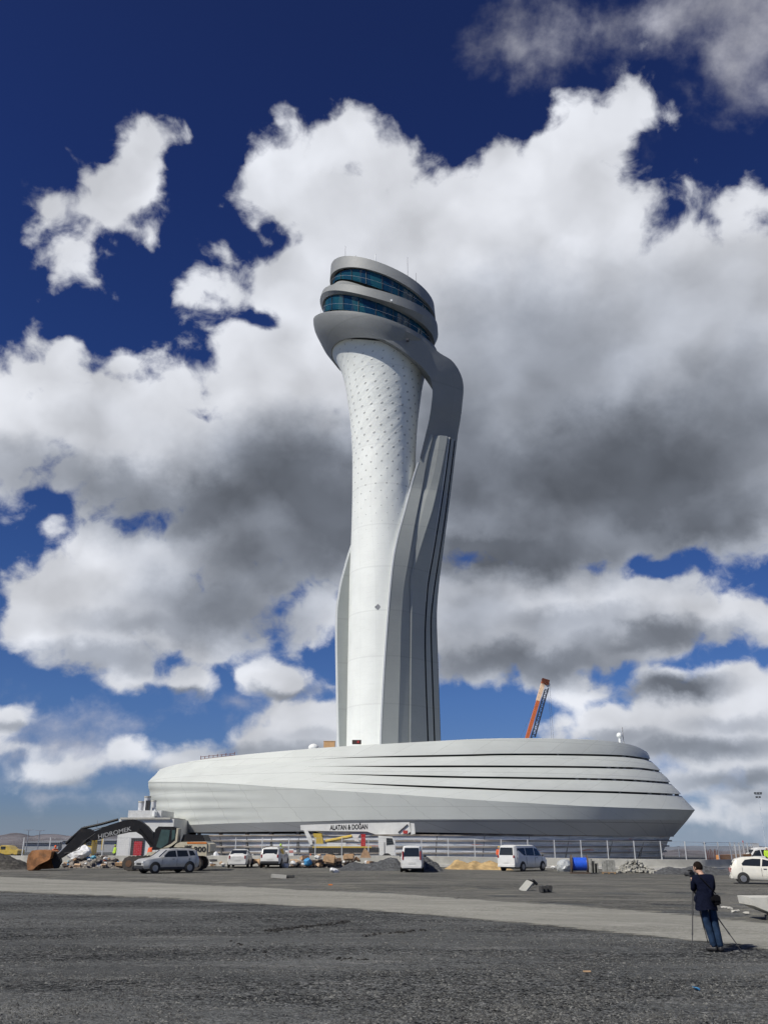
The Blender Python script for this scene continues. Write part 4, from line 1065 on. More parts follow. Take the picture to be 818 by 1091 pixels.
# turntable, body, tracks
MB().cyl(E(190,912.2), 1.15, .34, 'z', 28).build('turntable', M_ebl, exc)
q0, q1 = E(175,911.5), E(224,893.5)
MB().prism([E2_(*q) for q in [(160,911),(224,911.5),(224.5,898),(223,896.5),(197,897),(190,900),(176,907),(163,907.5)]], 2.9).build('body', M_ecr, exc, 40)
MB().prism([E2_(*q) for q in [(196,897.2),(222,896.6),(219,889.5),(199,889)]], 2.5, y0=-.1).build('engine_hood', M_ebl, exc)
MB().prism([E2_(*q) for q in [(224.4,909),(227,907),(227,899),(224.4,898)]], 2.7).build('counterweight', M_ecr, exc)
cab = MB().prism([E2_(*q) for q in [(167,905.5),(188,905),(191.5,900),(193,882.5),(190,881),(174,880.8),(170.5,884)]], 1.0, y0=.95).build('cab', M_ebl, exc)
for poly in ([(171.5,902),(176,904),(184,898),(186,884.5),(177,884)],[(187.5,896),(191,893),(191.3,884.5),(188,884.5)]):
    MB().prism([E2_(*q) for q in poly], .02, y0=1.462).build('window', mat('greenish cab glass', (.05,.085,.08), .08), cab)
MB().prism([E2_(*q) for q in [(193,882.5),(194.8,883),(193.2,897),(188,901),(176,907),(175,904.8),(187,899),(191.4,895.5)]], 1.05, y0=.97).build('cab_side_frame', M_ecr, exc)
wfr = E(168.8,894); MB().box((wfr.x+.04, .95, wfr.z), (.03,.82,1.05), Matrix.Rotation(.12, 3, 'Y')).build('windscreen', M_cglass, cab)
for s in (-1, 1):
    c0, c1 = E(143,919.5), E(212,919.5); r = .50; prof = []
    for k in range(11): a = pi/2 + pi*k/10; prof.append((c1.x + r*cos(a), c0.z + r*sin(a)))
    for k in range(11): a = -pi/2 + pi*k/10; prof.append((c0.x + r*cos(a), c0.z + r*sin(a)))
    tr = MB().prism(prof, .60, y0=s*1.2).build('track', M_track, exc)
    n = 44; per = [Vector((a, 0, b)) for a, b in prof]; tot = sum((per[(i+1)%len(per)]-per[i]).length for i in range(len(per)))
    sh = MB()
    for i in range(n):
        d = tot*i/n; j = 0
        while d > (per[(j+1)%len(per)]-per[j]).length: d -= (per[(j+1)%len(per)]-per[j]).length; j += 1
        u = (per[(j+1)%len(per)]-per[j]).normalized(); pp = per[j]+u*d; nn = Vector((u.z, 0, -u.x))
        sh.beam(pp + Vector((0, s*1.2-.30, 0)) , pp + Vector((0, s*1.2+.30, 0)), .05, .07, up=nn)
    sh.build('track_shoes', M_track, tr)
    for k in range(7):
        x = lerp(c1.x+.45, c0.x-.45, k/6); MB().cyl((x, s*1.2+.0, c0.z-.32), .15, .66, 'y', 14).build('roller', M_ebl, tr)
    for x in (c0.x, c1.x): MB().cyl((x, s*1.2, c0.z), .24, .66, 'y', 20).build('sprocket', mat('muddy sprocket', (.13,.07,.04), .8, dirt=.4), tr)
    MB().box(((c0.x+c1.x)/2, s*1.2, c0.z), (abs(c0.x-c1.x)-.8, .5, .32)).build('track_frame', M_ecr, tr)
# writing, read from the side the camera sees (local +y faces the camera after the half turn)
def txt_face(text, size, m, parent, centre, direction, y, **kw):
    ang = atan2(direction.z, -direction.x)
    # local axes: text right = -x (to the picture's right is -x), up = z, normal = +y
    B = Matrix(((-1,0,0,0),(0,0,1,0),(0,1,0,0),(0,0,0,1)))
    M = Matrix.Translation(Vector((centre.x, y, centre.z))) @ B @ Matrix.Rotation(ang, 4, 'Z')
    return lettering(text, size, m, parent, M, **kw)
wm = mat('white lettering', (.34,.34,.34), .6)
a_, b_ = E(108,892.2), E(139,884.3)
txt_face('HIDROMEK', .46, wm, exc, (a_+b_)/2 + Vector((0,0,.05)), b_-a_, .325, bold=.006, sx=1.12)
c_ = E(217,905); txt_face('300', .50, mat('dark lettering', (.03,.03,.03), .5), exc, c_, Vector((-1,0,0)), 1.47, bold=.02, sx=1.25)
c_ = E(205,902); txt_face('HMK', .26, mat('dark lettering', (.03,.03,.03), .5), exc, c_, Vector((-1,0,0)), 1.47, bold=.01)
MB().box((E(214,897.6).x, 1.462, E(214,898).z), (1.5,.02,.12)).build('orange_stripe', mat('orange decal', (.65,.2,.03), .5), exc)
# ---------------------------------------------------------------- aerial platform truck behind the wall
TYk = 88.5; pt = Vector((xof(380, TYk, 0), TYk, 0))
trk = thing('aerial_platform_truck', 'long white telescopic boom truck carrying dark lettering, parked behind the fence', 'truck', pt)
def K(px, py, y=0.0): w = at(px, py, TYk); return Vector((w.x-pt.x, y, w.z-pt.z))
def K2(px, py): q = K(px, py); return (q.x, q.z)
M_tw = mat('white truck paint', (0.78,0.78,0.74), .35, var=.04, dirt=.12, vscale=.8)
M_yel = mat('yellow crane paint', (0.62,0.44,0.08), .45, dirt=.2)
bmo = MB().prism([K2(*q) for q in [(320.5,879.2),(340,878.3),(398,876.8),(436,876.2),(437,886),(434,888.8),(400,889),(391,886),(330,885.2),(321,884.4)]], .9, y0=-.1).build('boom', M_tw, trk)
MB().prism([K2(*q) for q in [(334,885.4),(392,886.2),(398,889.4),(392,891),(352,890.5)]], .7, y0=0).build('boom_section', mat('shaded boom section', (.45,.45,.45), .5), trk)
MB().prism([K2(*q) for q in [(437.3,877),(441,877.4),(442,888.5),(437.5,889.3)]], 1.3).build('platform_basket', M_tw, trk)
MB().tube([K(424,887,-.6), K(434,878.5,-.6)], .06, 6).build('levelling_rod', M_blackp, trk)
MB().box(K(431.5,886.5,-.57), (.42,.04,.28)).build('warning_sign', mat('red warning paint', (.5,.06,.05), .5), trk)
MB().prism([K2(*q) for q in [(334,888),(343,888),(345,899),(337,899)]], 1.2).build('turret', M_yel, trk)
MB().tube([K(347,896.5,-.35), K(375,891,-.35)], .16, 10).build('lift_cylinder', M_yel, trk)
MB().prism([K2(*q) for q in [(374,888.7),(384,888.6),(381,893),(383,897),(378,896)]], .8).build('boom_bracket', M_tw, trk)
MB().box(K(387.2,895.5,-1.0), (.42,.35,1.15)).build('red_locker', mat('red locker', (.5,.03,.03), .5), trk)
MB().prism([K2(*q) for q in [(330,903),(404,903),(404,908),(330,909)]], 2.3).build('chassis', M_blackp, trk)
MB().box(K(365,902.4,-1.16), (5.6,.05,.14)).build('side_stripe', M_yel, trk)
MB().box(K(359,900.5,-1.0), (1.8,.3,.45)).build('tool_box', M_tw, trk)
MB().prism([K2(*q) for q in [(324,883.5),(328,884),(333,893),(334,900),(331,900),(328,893)]], .3, y0=-.9).build('outrigger', M_tw, trk)
cabt = MB().prism([K2(*q) for q in [(403,890.5),(418,891.5),(421,899),(421.5,911),(404,911),(403,900)]], 2.3).build('cab', M_tw, trk)
MB().prism([K2(*q) for q in [(411.5,893),(417.6,893.3),(419.5,899.5),(411.5,900.5)]], .02, y0=-1.162).build('side_window', M_cglass, cabt)
MB().box(K(409.5,905,-1.165), (.05,.02,1.3)).build('door_gap', M_blackp, cabt)
for px in (352, 363, 374, 412):
    for s in (-1, 1):
        q = K(px, 911, s*1.0); w = MB(); w.cyl((q.x, q.y, .52), .52, .32, 'y', 24); ww = w.build('wheel', M_tyre, trk, 40); MB().cyl((q.x, q.y+s*.0, .52), .27, .35, 'y', 16).build('rim', M_rim, ww)
M_lt = mat('dark lettering', (.03,.03,.03), .5)
a_, b_ = K(352,881.9), K(392,880.9); dd = b_-a_
Bm = Matrix(((1,0,0,0),(0,0,-1,0),(0,1,0,0),(0,0,0,1)))
o = lettering('ALATAN & DOĞAN', .62, M_lt, bmo, Matrix.Translation(((a_+b_)/2).to_3d()+Vector((0,-.556,-.02))) @ Bm @ Matrix.Rotation(atan2(dd.z, dd.x), 4, 'Z'), bold=.022, sx=.80)
wv = [v.co.x for v in o.data.vertices]; fx = (dd.length)/(max(wv)-min(wv)); mid = (max(wv)+min(wv))/2
for v in o.data.vertices: v.co.x = mid + (v.co.x-mid)*fx
# ---------------------------------------------------------------- crane whose boom rises behind the building
CYk = 150.0; pc = Vector((xof(556, CYk, 0), CYk, gz(20,150)))
crn = thing('mobile_crane', 'orange telescopic crane boom with dark lattice extension rising behind the building roof', 'crane', pc)
def Q(px, py, y=0.0): w = at(px, py, CYk); return Vector((w.x-pc.x, y, w.z-pc.z))
M_or = mat('orange crane paint', (0.62,0.16,0.05), .4, dirt=.15)
M_or2 = mat('orange crane highlight', (0.88,0.62,0.42), .35)  # paler orange paints the highlight on the upper boom
d_ = Q(579,726.5)-Q(561,787); foot = Q(561,787) - d_*((Q(561,787).z-2.2)/d_.z)
MB().beam(foot, Q(572.8,747), .58, .8, up=(0,1,0)).build('boom', M_or, crn)
MB().beam(Q(572.6,747), Q(578.8,726), .64, .8, up=(0,1,0)).build('inner_boom', M_or2, crn)
MB().box(Q(580.5,726.5), (1.3,.9,.9), Matrix.Rotation(.3,3,'Y')).build('boom_head', M_or, crn)
MB().cyl(Q(583.5,729.5), .36, .3, 'y', 14).build('sheave', M_edge, crn)
lt = MB(); L0, L1 = Q(567.5,786), Q(582,734); sx_ = Vector((.36,0,.1))
for s in (-1, 1):
    for yy in (-.35, .35): lt.tube([L0+sx_*s+Vector((0,yy,0)), L1+sx_*s*.8+Vector((0,yy,0))], .07, 5)
for i in range(22):
    a = L0.lerp(L1, i/22); b = L0.lerp(L1, (i+1)/22); s = 1 if i % 2 else -1
    for yy in (-.35, .35): lt.tube([a+sx_*s+Vector((0,yy,0)), b-sx_*s+Vector((0,yy,0))], .05, 4)
lt.build('lattice_jib', mat('dark blue steel', (.03,.035,.06), .5), crn)
cbm = mat('steel cable', (.08,.08,.09), .5)
for (x0_, y0_, x1_, y1_) in ((583,731,587,788),(585,731,589,788),(570,750,553,788)): MB().tube([Q(x0_,y0_,-.3), Q(x1_,y1_,-.3)], .022, 4).build('cable', cbm, crn)
MB().box((foot.x+.5,0,1.5), (9,2.8,1.5), bev=.1).build('carrier', M_or, crn)
for k in range(4):
    for s in (-1,1): MB().cyl((foot.x-3+2.1*k, s*1.2, .65), .65, .5, 'y', 18).build('wheel', M_tyre, crn)
# ================================================================ wall and fence
WY = 84.0
M_conc = mat('pale concrete', (0.46,0.45,0.405), .85, var=.12, vscale=.8, bump=.3, bscale=6, dirt=.15)
path = [(-120, WY), (-60, WY), (25.8, WY), (29.0, 84.8), (33.2, 88.5), (40, 100), (48, 118)]
def along(step):
    out = []; carry = 0.0
    for (a, b), (c, d) in zip(path, path[1:]):
        L = sqrt((c-a)**2+(d-b)**2); s = carry
        while s < L: out.append((lerp(a,c,s/L), lerp(b,d,s/L))); s += step
        carry = s-L
    return out
wall = thing('concrete_wall', 'long low pale concrete wall crossing the site below the mesh fence', 'wall', (0, WY, 0))
def ribbon(prof, ps):
    mb = MB(); rows = []
    for x, y in ps:
        g = gz(x, y); rows.append([Vector((x, y-WY+dy, g+z)) for dy, z in prof])
    mb.grid(rows); return mb
pp = along(1.0)
ribbon([(0.14,-.1),(0.14,.86),(-.02,.88),(-.10,.86),(-.14,.36),(-.14,-.1)], pp).build('wall_body', M_conc, wall, 30)
ribbon([(0,-.1),(-.14,.0),(-.42,.0),(-.42,.22),(-.15,.24)], pp).build('footing', mat('light concrete footing', (.52,.51,.47), .85, dirt=.2), wall, 20)
# NJ-style joints
jt = MB()
M_fp = mat('galvanised white post', (0.62,0.63,0.63), .45, .2)
fence = thing('mesh_fence', 'wire mesh fence with pale angled posts on top of the low concrete wall', 'fence', (0, WY, 0))
posts = [(x, y) for x, y in along(2.42) if x > -58]
for x, y in posts:
    g = gz(x, y); MB().beam((x, y-WY, g+.86), (x, y-WY, g+2.42), .085, .085, up=(0,1,0)).build('post', M_fp, fence)
M_wire = mat('fence wire', (0.40,0.41,0.42), .5, .3)
for (x0, y0), (x1, y1) in zip(posts, posts[1:]):
    m = MB(); g0, g1 = gz(x0,y0)+.9, gz(x1,y1)+.9
    for k in range(9):
        z = k*.185; r = .018 if k == 8 else .0045
        m.tube([(x0, y0-WY, g0+z), (x1, y1-WY, g1+z)], r, 4, cap=False)
    for k in range(1, 14):
        t = k/14; x, y, g = lerp(x0,x1,t), lerp(y0,y1,t), lerp(g0,g1,t); m.tube([(x, y-WY, g), (x, y-WY, g+1.48)], .004, 3, cap=False)
    m.build('mesh_panel', M_wire, fence)
# ================================================================ annex at the left end of the building
AY = 97.0
def A(px, py, Y=AY): return at(px, py, Y)
o0 = A(127,911); annex = thing('service_annex', 'small white service block with a red door beside the left end of the long building', 'building', (o0.x, AY, 0))
def AL_(px, py, dy=0.0): w = A(px, py); return Vector((w.x-o0.x, dy, w.z))
M_aw = mat('painted render', (0.72,0.72,0.70), .7, dirt=.1, vscale=.4)
def abox(x0, y0, x1, y1, d, y, m, name, parent=annex, bev=0):
    a, b = AL_(x0, y0), AL_(x1, y1); z0 = min(a.z, b.z)
    return MB().box(((a.x+b.x)/2, y+d/2, (a.z+b.z)/2), (abs(b.x-a.x), d, abs(a.z-b.z)), bev=bev).build(name, m, parent)
abox(127.5, 872.5, 182, 918, 12, 0, M_aw, 'wall')
abox(129, 871, 182, 873, 12.4, -.2, M_conc, 'parapet')
abox(133, 863, 168, 871, 6, 1.5, mat('grey plant screen', (.58,.59,.59), .6), 'plant_screen')
dfm = abox(140.5, 893, 152.5, 914, .12, -.10, M_groove, 'door_frame')
abox(143.8, 896.5, 150.8, 914, .06, -.18, mat('red door', (.45,.03,.04), .5), 'door')
for (x0, x1, yt, yb) in ((140,145.5,854,864),(146.5,152,848.5,864),(154,158.5,853,864)):
    a, b = AL_(x0, yt), AL_(x1, yb); r = (b.x-a.x)/2
    m = MB(); m.cyl(((a.x+b.x)/2, 3.0, (a.z+b.z)/2-.6), r, a.z-b.z+1.2, n=20); mo = m.build('tank', mat('galvanised tank', (.6,.61,.62), .5, .2), annex, 40)
    MB().cyl(((a.x+b.x)/2, 3.0, a.z+.08), r*1.1, .16, n=20).build('lid', M_conc, mo)
for x in (150.5, 153.0): abox(x, 852, x+1.2, 863, .3, 2.0, M_groove, 'flue')
abox(160, 862, 163.5, 871, .8, 1.0, M_edge, 'white_vessel', bev=.15)
# ================================================================ mounds
def mound(name, label, cat, px0, px1, pytop, Y, m, peaks, depth=3.5, kind='stuff', seed=1, group=None):
    x0 = xof(px0, Y, 0); x1 = xof(px1, Y, 0); cx = (x0+x1)/2; g = gz(cx, Y); H = at(CX, pytop, Y).z - g
    nx, ny = 60, 30; vs = []; fs = []
    for j in range(ny+1):
        for i in range(nx+1):
            u, v = i/nx, j/ny; x = lerp(x0, x1, u); y = Y + (v-.5)*depth
            h = 0
            for pu, pv, ph, pr in peaks:
                d = sqrt(((u-pu)*(x1-x0))**2 + ((v-pv)*depth)**2); h = max(h, ph*H*max(0, 1-d/(pr)))
            e = min(1, min(u, 1-u)*6, min(v, 1-v)*5)
            h = h*e + (.10*H*mnoise.noise((x*1.7, y*1.7, seed)) + .07*H*mnoise.noise((x*5, y*5, seed)))*e*min(1, h*4+.1)
            h += .04*mnoise.noise((x*11, y*11, seed))*e
            vs.append((x-cx, y-Y, max(h, 0) - .03 + (0.0 if e > 0 else -.05)))
    for j in range(ny):
        for i in range(nx): fs.append((j*(nx+1)+i, j*(nx+1)+i+1, (j+1)*(nx+1)+i+1, (j+1)*(nx+1)+i))
    me = bpy.data.meshes.new(name); me.from_pydata(vs, [], fs)
    for p in me.polygons: p.use_smooth = True
    o = link(name, me, m); o.location = (cx, Y, g); tag(o, label, cat, group)
    if kind: o['kind'] = kind
    return o
M_gm = mat('grey gravel heap', (0.085,0.088,0.092), .95, var=.4, vscale=6, bump=1, bscale=22)
M_sand = mat('yellow sand', (0.46,0.32,0.15), .95, var=.25, vscale=1.5, bump=1, bscale=14)
M_dirt = mat('dark earth', (0.075,0.07,0.062), .95, var=.4, vscale=2.5, bump=1, bscale=14)
mound('gravel_mound', 'grey gravel mound left of the small white van', 'gravel mound', 358, 436, 912.5, 74, M_gm, [(.25,.5,.62,2.6),(.75,.5,.95,3.2),(.5,.6,.55,2.6)], 4.5, seed=2)
mound('gravel_mound', 'dark grey gravel cone partly hidden by the small white van', 'gravel mound', 436, 473, 911, 73, M_gm, [(.45,.5,1.0,1.9)], 4.0, seed=5)
mound('sand_heap', 'yellow sand heap between the gravel and the white passenger van', 'sand heap', 472, 545, 915.5, 79, M_sand, [(.22,.5,.98,2.2),(.45,.5,.9,2.1),(.68,.5,.92,2.2),(.86,.5,.8,1.8)], 3.5, seed=9)
mound('earth_mound', 'dark earth mound at the left picture edge', 'earth mound', -30, 36, 907, 76, M_dirt, [(.35,.5,1.0,3.6),(.7,.5,.5,2.6)], 4.5, seed=12)
mound('white_heap', 'small white tarpaulin heap behind the wall left of the saloon car', 'tarpaulin', 222, 240, 904, 89, mat('white tarpaulin', (.72,.73,.74), .6), [(.35,.5,1.0,1.1)], 2.0, kind=None, seed=15)
mound('gravel_mound', 'low grey gravel spread right of the block rubble', 'gravel mound', 690, 800, 921, 74, M_gm, [(.2,.5,.8,3),(.5,.5,1,3.2),(.8,.5,.7,3)], 4.0, seed=21)
# ================================================================ scrap heaps
rnd = random.Random(42)
COLS = {'cardboard': [(.50,.33,.19),(.42,.27,.16),(.56,.40,.26)], 'white': [(.70,.70,.68),(.62,.63,.63)], 'dark': [(.04,.04,.045),(.09,.07,.06),(.16,.15,.14)], 'bright': [(.06,.25,.5),(.55,.12,.06),(.60,.30,.08),(.15,.45,.60)]}
def scrap(zone, where, px0, px1, py, Y, n, top, gmul=1.0, kinds=('cardboard','white','dark','bright','dark')):
    for i in range(n):
        k = kinds[i % len(kinds)]; px = rnd.uniform(px0, px1); y = Y + rnd.uniform(-1.0, 1.0)
        x = xof(px, y, 0); u = (px-px0)/(px1-px0); hh = top*sin(pi*min(1, max(0, u)))**.6
        z = gz(x, y) + rnd.random()**1.5*hh
        s = rnd.uniform(.12, .30)*gmul
        m = MB(); c = rnd.choice(COLS[k]); mt = mat('scrap %s %d' % (k, COLS[k].index(c)), c, .75, var=.15, vscale=5)
        Rm = Matrix.Rotation(rnd.uniform(0, 6.28), 3, 'Z') @ Matrix.Rotation(rnd.uniform(-.6,.6), 3, 'X')
        if k == 'cardboard':
            m.box((0,0,s*.5), (s*2.2, s*1.3, s*.9), Rm, bev=.02); nm, cat, lb = 'cardboard_box', 'box', 'crushed brown cardboard box'
            for v in m.bm.verts: v.co += Vector((rnd.uniform(-1,1), rnd.uniform(-1,1), rnd.uniform(-1,1)))*s*.10
        elif k == 'white': m.ico((0,0,s*.45), s, 2, (1.4,.9,.65), .16, rnd); nm, cat, lb = 'plastic_sack', 'sack', 'crumpled white plastic sack'
        elif k == 'dark': m.ico((0,0,s*.35), s, 1, (1.8,.8,.5), .3, rnd); nm, cat, lb = 'scrap_piece', 'scrap', 'dark jagged piece of scrap'
        else: m.ico((0,0,s*.35), s*.75, 2, (1.2,.9,.7), .2, rnd); nm, cat, lb = 'coloured_bag', 'bag', 'bright coloured rubbish bag'
        o = m.build(nm, mt); o.location = (x, y, z)
        tag(o, lb + ' ' + where, cat, {'cardboard':'cardboard boxes','white':'white sacks','dark':'dark scraps','bright':'coloured bags'}[k] + ' ' + where)
def base_heap(label, px0, px1, top, Y, seed):
    m = mat('mixed rubbish', (.20,.18,.16), .9, var=.6, vscale=4, bump=1, bscale=8, dirt=.5)
    mound('rubbish_heap', label, 'rubbish heap', px0, px1, top, Y, m, [(.2,.5,.8,2.0),(.5,.5,1,2.4),(.8,.5,.8,2.0)], 2.6, seed=seed)
base_heap('mixed rubbish heap behind the excavator bucket', 68, 134, 911, 79.5, 31)
scrap('a', 'in the heap behind the excavator bucket', 68, 134, 918, 79, 64, 1.0, 1.0)
base_heap('long rubbish heap in front of the aerial truck', 300, 420, 915, 80.5, 33)
scrap('b', 'in the long heap in front of the aerial truck', 300, 400, 918, 80, 70, .85, 1.15, ('cardboard','white','dark','cardboard','dark'))
scrap('c', 'beside the white saloon car by the wall', 203, 242, 918, 82, 20, .5, .9)
scrap('d', 'between the saloon car and the white off-road car', 268, 280, 918, 82, 7, .7, 1.3, ('cardboard',))
scrap('e', 'along the wall foot right of the block rubble', 700, 745, 922, 79, 12, .15, .6, ('white','cardboard','dark'))
scrap('f', 'along the wall foot left of the cable reel', 570, 612, 922, 81, 8, .1, .6, ('white','dark'))
def single(nm, label, cat, px, py, Y, fn, m):
    mb = MB(); fn(mb); o = mb.build(nm, m); w = at(px, py, Y); o.location = w; tag(o, label, cat); return o
single('rubbish_bag', 'bright blue rubbish bag in front of the wall under the aerial truck', 'bag', 328, 918.5, 79, lambda b: b.ico((0,0,0), .42, 2, (1.3,.9,.8), .12, rnd), mat('blue plastic', (.06,.28,.55), .5))
single('cardboard_bundle', 'large tan cardboard bundle lying under the lift cylinder', 'cardboard', 351.5, 915.5, 79.2, lambda b: b.box((0,0,0), (1.1,.9,.75), Matrix.Rotation(.15,3,'Y'), bev=.15), mat('scrap cardboard 0', (.5,.33,.19)))
single('cardboard_bundle', 'flat tan cardboard bundle at the rubbish heap right of the large one', 'cardboard', 371.5, 912.8, 79.6, lambda b: b.box((0,0,0), (.95,.9,.45), Matrix.Rotation(-.05,3,'Y'), bev=.08), mat('scrap cardboard 0', (.5,.33,.19)))
single('cardboard_bundle', 'peaked brown cardboard stack above the grey gravel mound', 'cardboard', 389, 908.5, 79.9, lambda b: b.prism([(-.45,-.4),(.5,-.4),(.3,.05),(-.05,.42)], .8), mat('scrap cardboard 1', (.42,.27,.16)))
single('plastic_sheet', 'crumpled white plastic sheet draped over the heap behind the excavator arm', 'plastic sheet', 84, 908, 79.6, lambda b: b.ico((0,0,0), .9, 3, (1.7,.8,.65), .06, rnd), mat('white sheet', (.72,.72,.72), .6))
single('plastic_sheet', 'crumpled pale plastic sheet on the ground left of the blue cable reel', 'plastic sheet', 601, 923.5, 76.5, lambda b: b.ico((0,0,0), .72, 3, (1.2,.9,.8), .07, rnd), mat('clear sheet', (.42,.44,.45), .35))
for i, (px, py, s) in enumerate(((258,928.5,.5),(272,934.5,.35))): pass
def gthing(nm, label, cat, px, py, fn, m, rz=0.0):
    mb = MB(); fn(mb); o = mb.build(nm, m); o.location = gpt(px, py); o.rotation_euler = (0,0,rz); tag(o, label, cat); return o
gthing('plastic_sack', 'flattened white sack lying on the yard below the rubbish heap', 'sack', 356, 929.3, lambda b: b.ico((0,0,.12), .35, 2, (1.5,.9,.5), .2, rnd), mat('white sheet', (.72,.72,.72)))
gthing('concrete_board', 'pale concrete board lying on the yard in front of the white off-road car', 'board', 297, 935.5, lambda b: b.box((0,0,.10), (.95,.5,.2), Matrix.Rotation(.08,3,'Y')), M_conc, .1)
gthing('kerb_stone', 'dark kerb stone lying beside the pale concrete board', 'kerb stone', 307, 935.2, lambda b: b.box((0,0,.07), (.8,.3,.15), bev=.02), mat('dark kerb', (.05,.05,.05), .8), .05)
# kerbs in the middle of the yard
gthing('concrete_slab', 'pale concrete slab leaning on dark kerbs in the middle of the yard', 'slab', 559, 948.5, lambda b: b.box((.08,0,.17), (.62,.5,.08), Matrix.Rotation(-.75,3,'Y') @ Matrix.Rotation(.3,3,'X')), mat('pale slab', (.34,.34,.31), .85), .3)
M_kb = mat('dark kerb', (.05,.05,.05), .8)
for i, (px, py, z, a) in enumerate(((563,946,.24,.25),(566,945.5,.24,.28),(569.5,944.6,.22,.3))):
    gthing('kerb_stone', 'dark kerb stone stacked on the leaning concrete slab, %s of three' % ('leftmost','middle','rightmost')[i], 'kerb stone', px, py, lambda b: b.box((0,0,z), (.5,.13,.11), Matrix.Rotation(.5,3,'Y'), bev=.02), M_kb, .9)
for i, (px, py) in enumerate(((576.5,950.8),(580,950.6),(584.5,950.4))):
    gthing('kerb_block', 'black kerb block standing right of the leaning slab, %s of three' % ('leftmost','middle','rightmost')[i], 'kerb stone', px, py, lambda b: b.box((0,0,.14), (.10+.05*i,.45,.28), Matrix.Rotation(.1*i,3,'Y'), bev=.02), M_kb, .15)
# cable reel
g = gpt(617.5, 930.5); reel = thing('cable_reel', 'wooden cable reel wound with bright blue cable in front of the wall', 'cable reel', g, -.12)
M_rw = mat('dark reel wood', (0.10,.07,.05), .8, dirt=.3)
for s in (-1, 1):
    fl = MB().cyl((s*.60,0,.66), .66, .10, 'x', 32).build('flange', M_rw, reel, 40)
    MB().cyl((s*.66,0,.66), .16, .04, 'x', 16).build('hub_plate', M_groove, fl)
rows = []
m = MB(); prof = [(-.55,.44)] + [(-.55+1.1*(i+.5)/30, .47+.014*(i%2)) for i in range(30)] + [(.55,.44)]
m.grid([[Vector((x, r*cos(a), .66+r*sin(a))) for x, r in prof] for a in [2*pi*k/36 for k in range(37)]])
m.build('cable_winding', mat('blue cable', (.02,.10,.62), .4), reel, 60)
for s in (-1,1): MB().box((0, s*.35,.04), (1.5,.14,.08)).build('chock', M_rw, reel)
# pallets of blocks
M_blk = mat('grey paving block', (0.27,0.27,0.25), .9, var=.2, vscale=4)
def pallet(label, px, py, cols, rws, layers, bs, rz):
    t = thing('block_pallet', label, 'pallet of blocks', gpt(px, py), rz)
    W_, D_p = cols*bs[0], rws*bs[1]
    pal = mat('pallet wood', (.38,.24,.12), .85)
    MB().box((0,0,.11), (W_+.06, D_p+.06, .03)).build('deck', pal, t)
    for k in (-1,0,1): MB().box((k*W_*.45,0,.05), (.12, D_p, .09)).build('runner', pal, t)
    m = MB(); rr_ = random.Random(px)
    for l in range(layers):
        for i in range(cols):
            for j in range(rws): m.box(((i-(cols-1)/2)*bs[0]+rr_.uniform(-.01,.01), (j-(rws-1)/2)*bs[1], .13+bs[2]*(l+.5)), (bs[0]-.015, bs[1]-.015, bs[2]-.01))
    o = m.build('block_stack', M_blk, t); o['kind'] = 'stuff'
pallet('grey pallet of paving blocks with a dark side standing alone in front of the wall', 648.5, 930.8, 5, 4, 6, (.20,.25,.14), -.25)
for i, (px, w) in enumerate(((628.5,.26),(631.5,.24),(634.8,.28))):
    gthing('kerb_block', 'upright grey kerb slab beside the blue cable reel, %s of three' % ('leftmost','middle','rightmost')[i], 'kerb stone', px, 929.8, lambda b: b.box((0,0,.52-.08*i), (.10,.9,1.04-.16*i), Matrix.Rotation(.05,3,'Y'), bev=.01), M_blk, .1)
# block rubble
def rubble():
    vs = MB(); r2 = random.Random(8)
    for i in range(230):
        u = r2.random(); px = lerp(656, 702, u); Y = 75.5 + r2.uniform(-1.6, 1.6)
        x = xof(px, Y, 0); h = 1.15*max(0, 1-abs(u-.42)/.5)*max(.1, 1-abs(Y-75.5)/1.9)
        z = gz(x, Y) + r2.random()*h + .05
        R_ = Matrix.Rotation(r2.uniform(0,6.28), 3, 'Z') @ Matrix.Rotation(r2.uniform(-1.2,1.2), 3, 'X')
        vs.box((x, Y, z), (.34*r2.uniform(.6,1.2), .18, .14), R_)
    o = vs.build('block_rubble', mat('broken pale block', (0.36,0.35,0.31), .9, var=.3, vscale=1.2)); tag(o, 'tumbled heap of broken pale paving blocks right of the block pallet', 'rubble', kind='stuff')
rubble()
# slab at the right edge
s0 = gpt(806, 979); o = MB().prism([(-.25,.62),(1.6,.62),(1.9,-.12),(.95,-.05),(.35,.18),(-.22,.40)], 1.1).build('concrete_slab', mat('white precast slab', (.58,.57,.51), .8, dirt=.15)); o.location = s0 + Vector((-.05,0,.0)); tag(o, 'pale precast concrete piece raised off the ground at the right picture edge', 'concrete slab')
MB_ = gthing('concrete_block', 'small dark block propping the pale precast piece at the right edge', 'block', 815, 981, lambda b: b.box((0.3,0.2,.07), (.3,.4,.14)), M_kb)
gthing('scrap_piece', 'small bright blue scrap of plastic on the dark gravel at lower right', 'scrap', 741, 1053.5, lambda b: b.ico((0,0,.015), .055, 1, (1.9,1,.3), .3, rnd), mat('blue plastic', (.06,.28,.55), .5))
gthing('scrap_piece', 'flat tan scrap on the dark gravel in the middle foreground', 'scrap', 625, 1035.5, lambda b: b.box((0,0,.01), (.13,.06,.02)), mat('scrap cardboard 0', (.5,.33,.19)))
gthing('scrap_piece', 'tiny yellow scrap lying on the pale yard beyond the road', 'scrap', 352, 943.2, lambda b: b.box((0,0,.03), (.22,.12,.05)), mat('orange decal', (.65,.2,.03)))
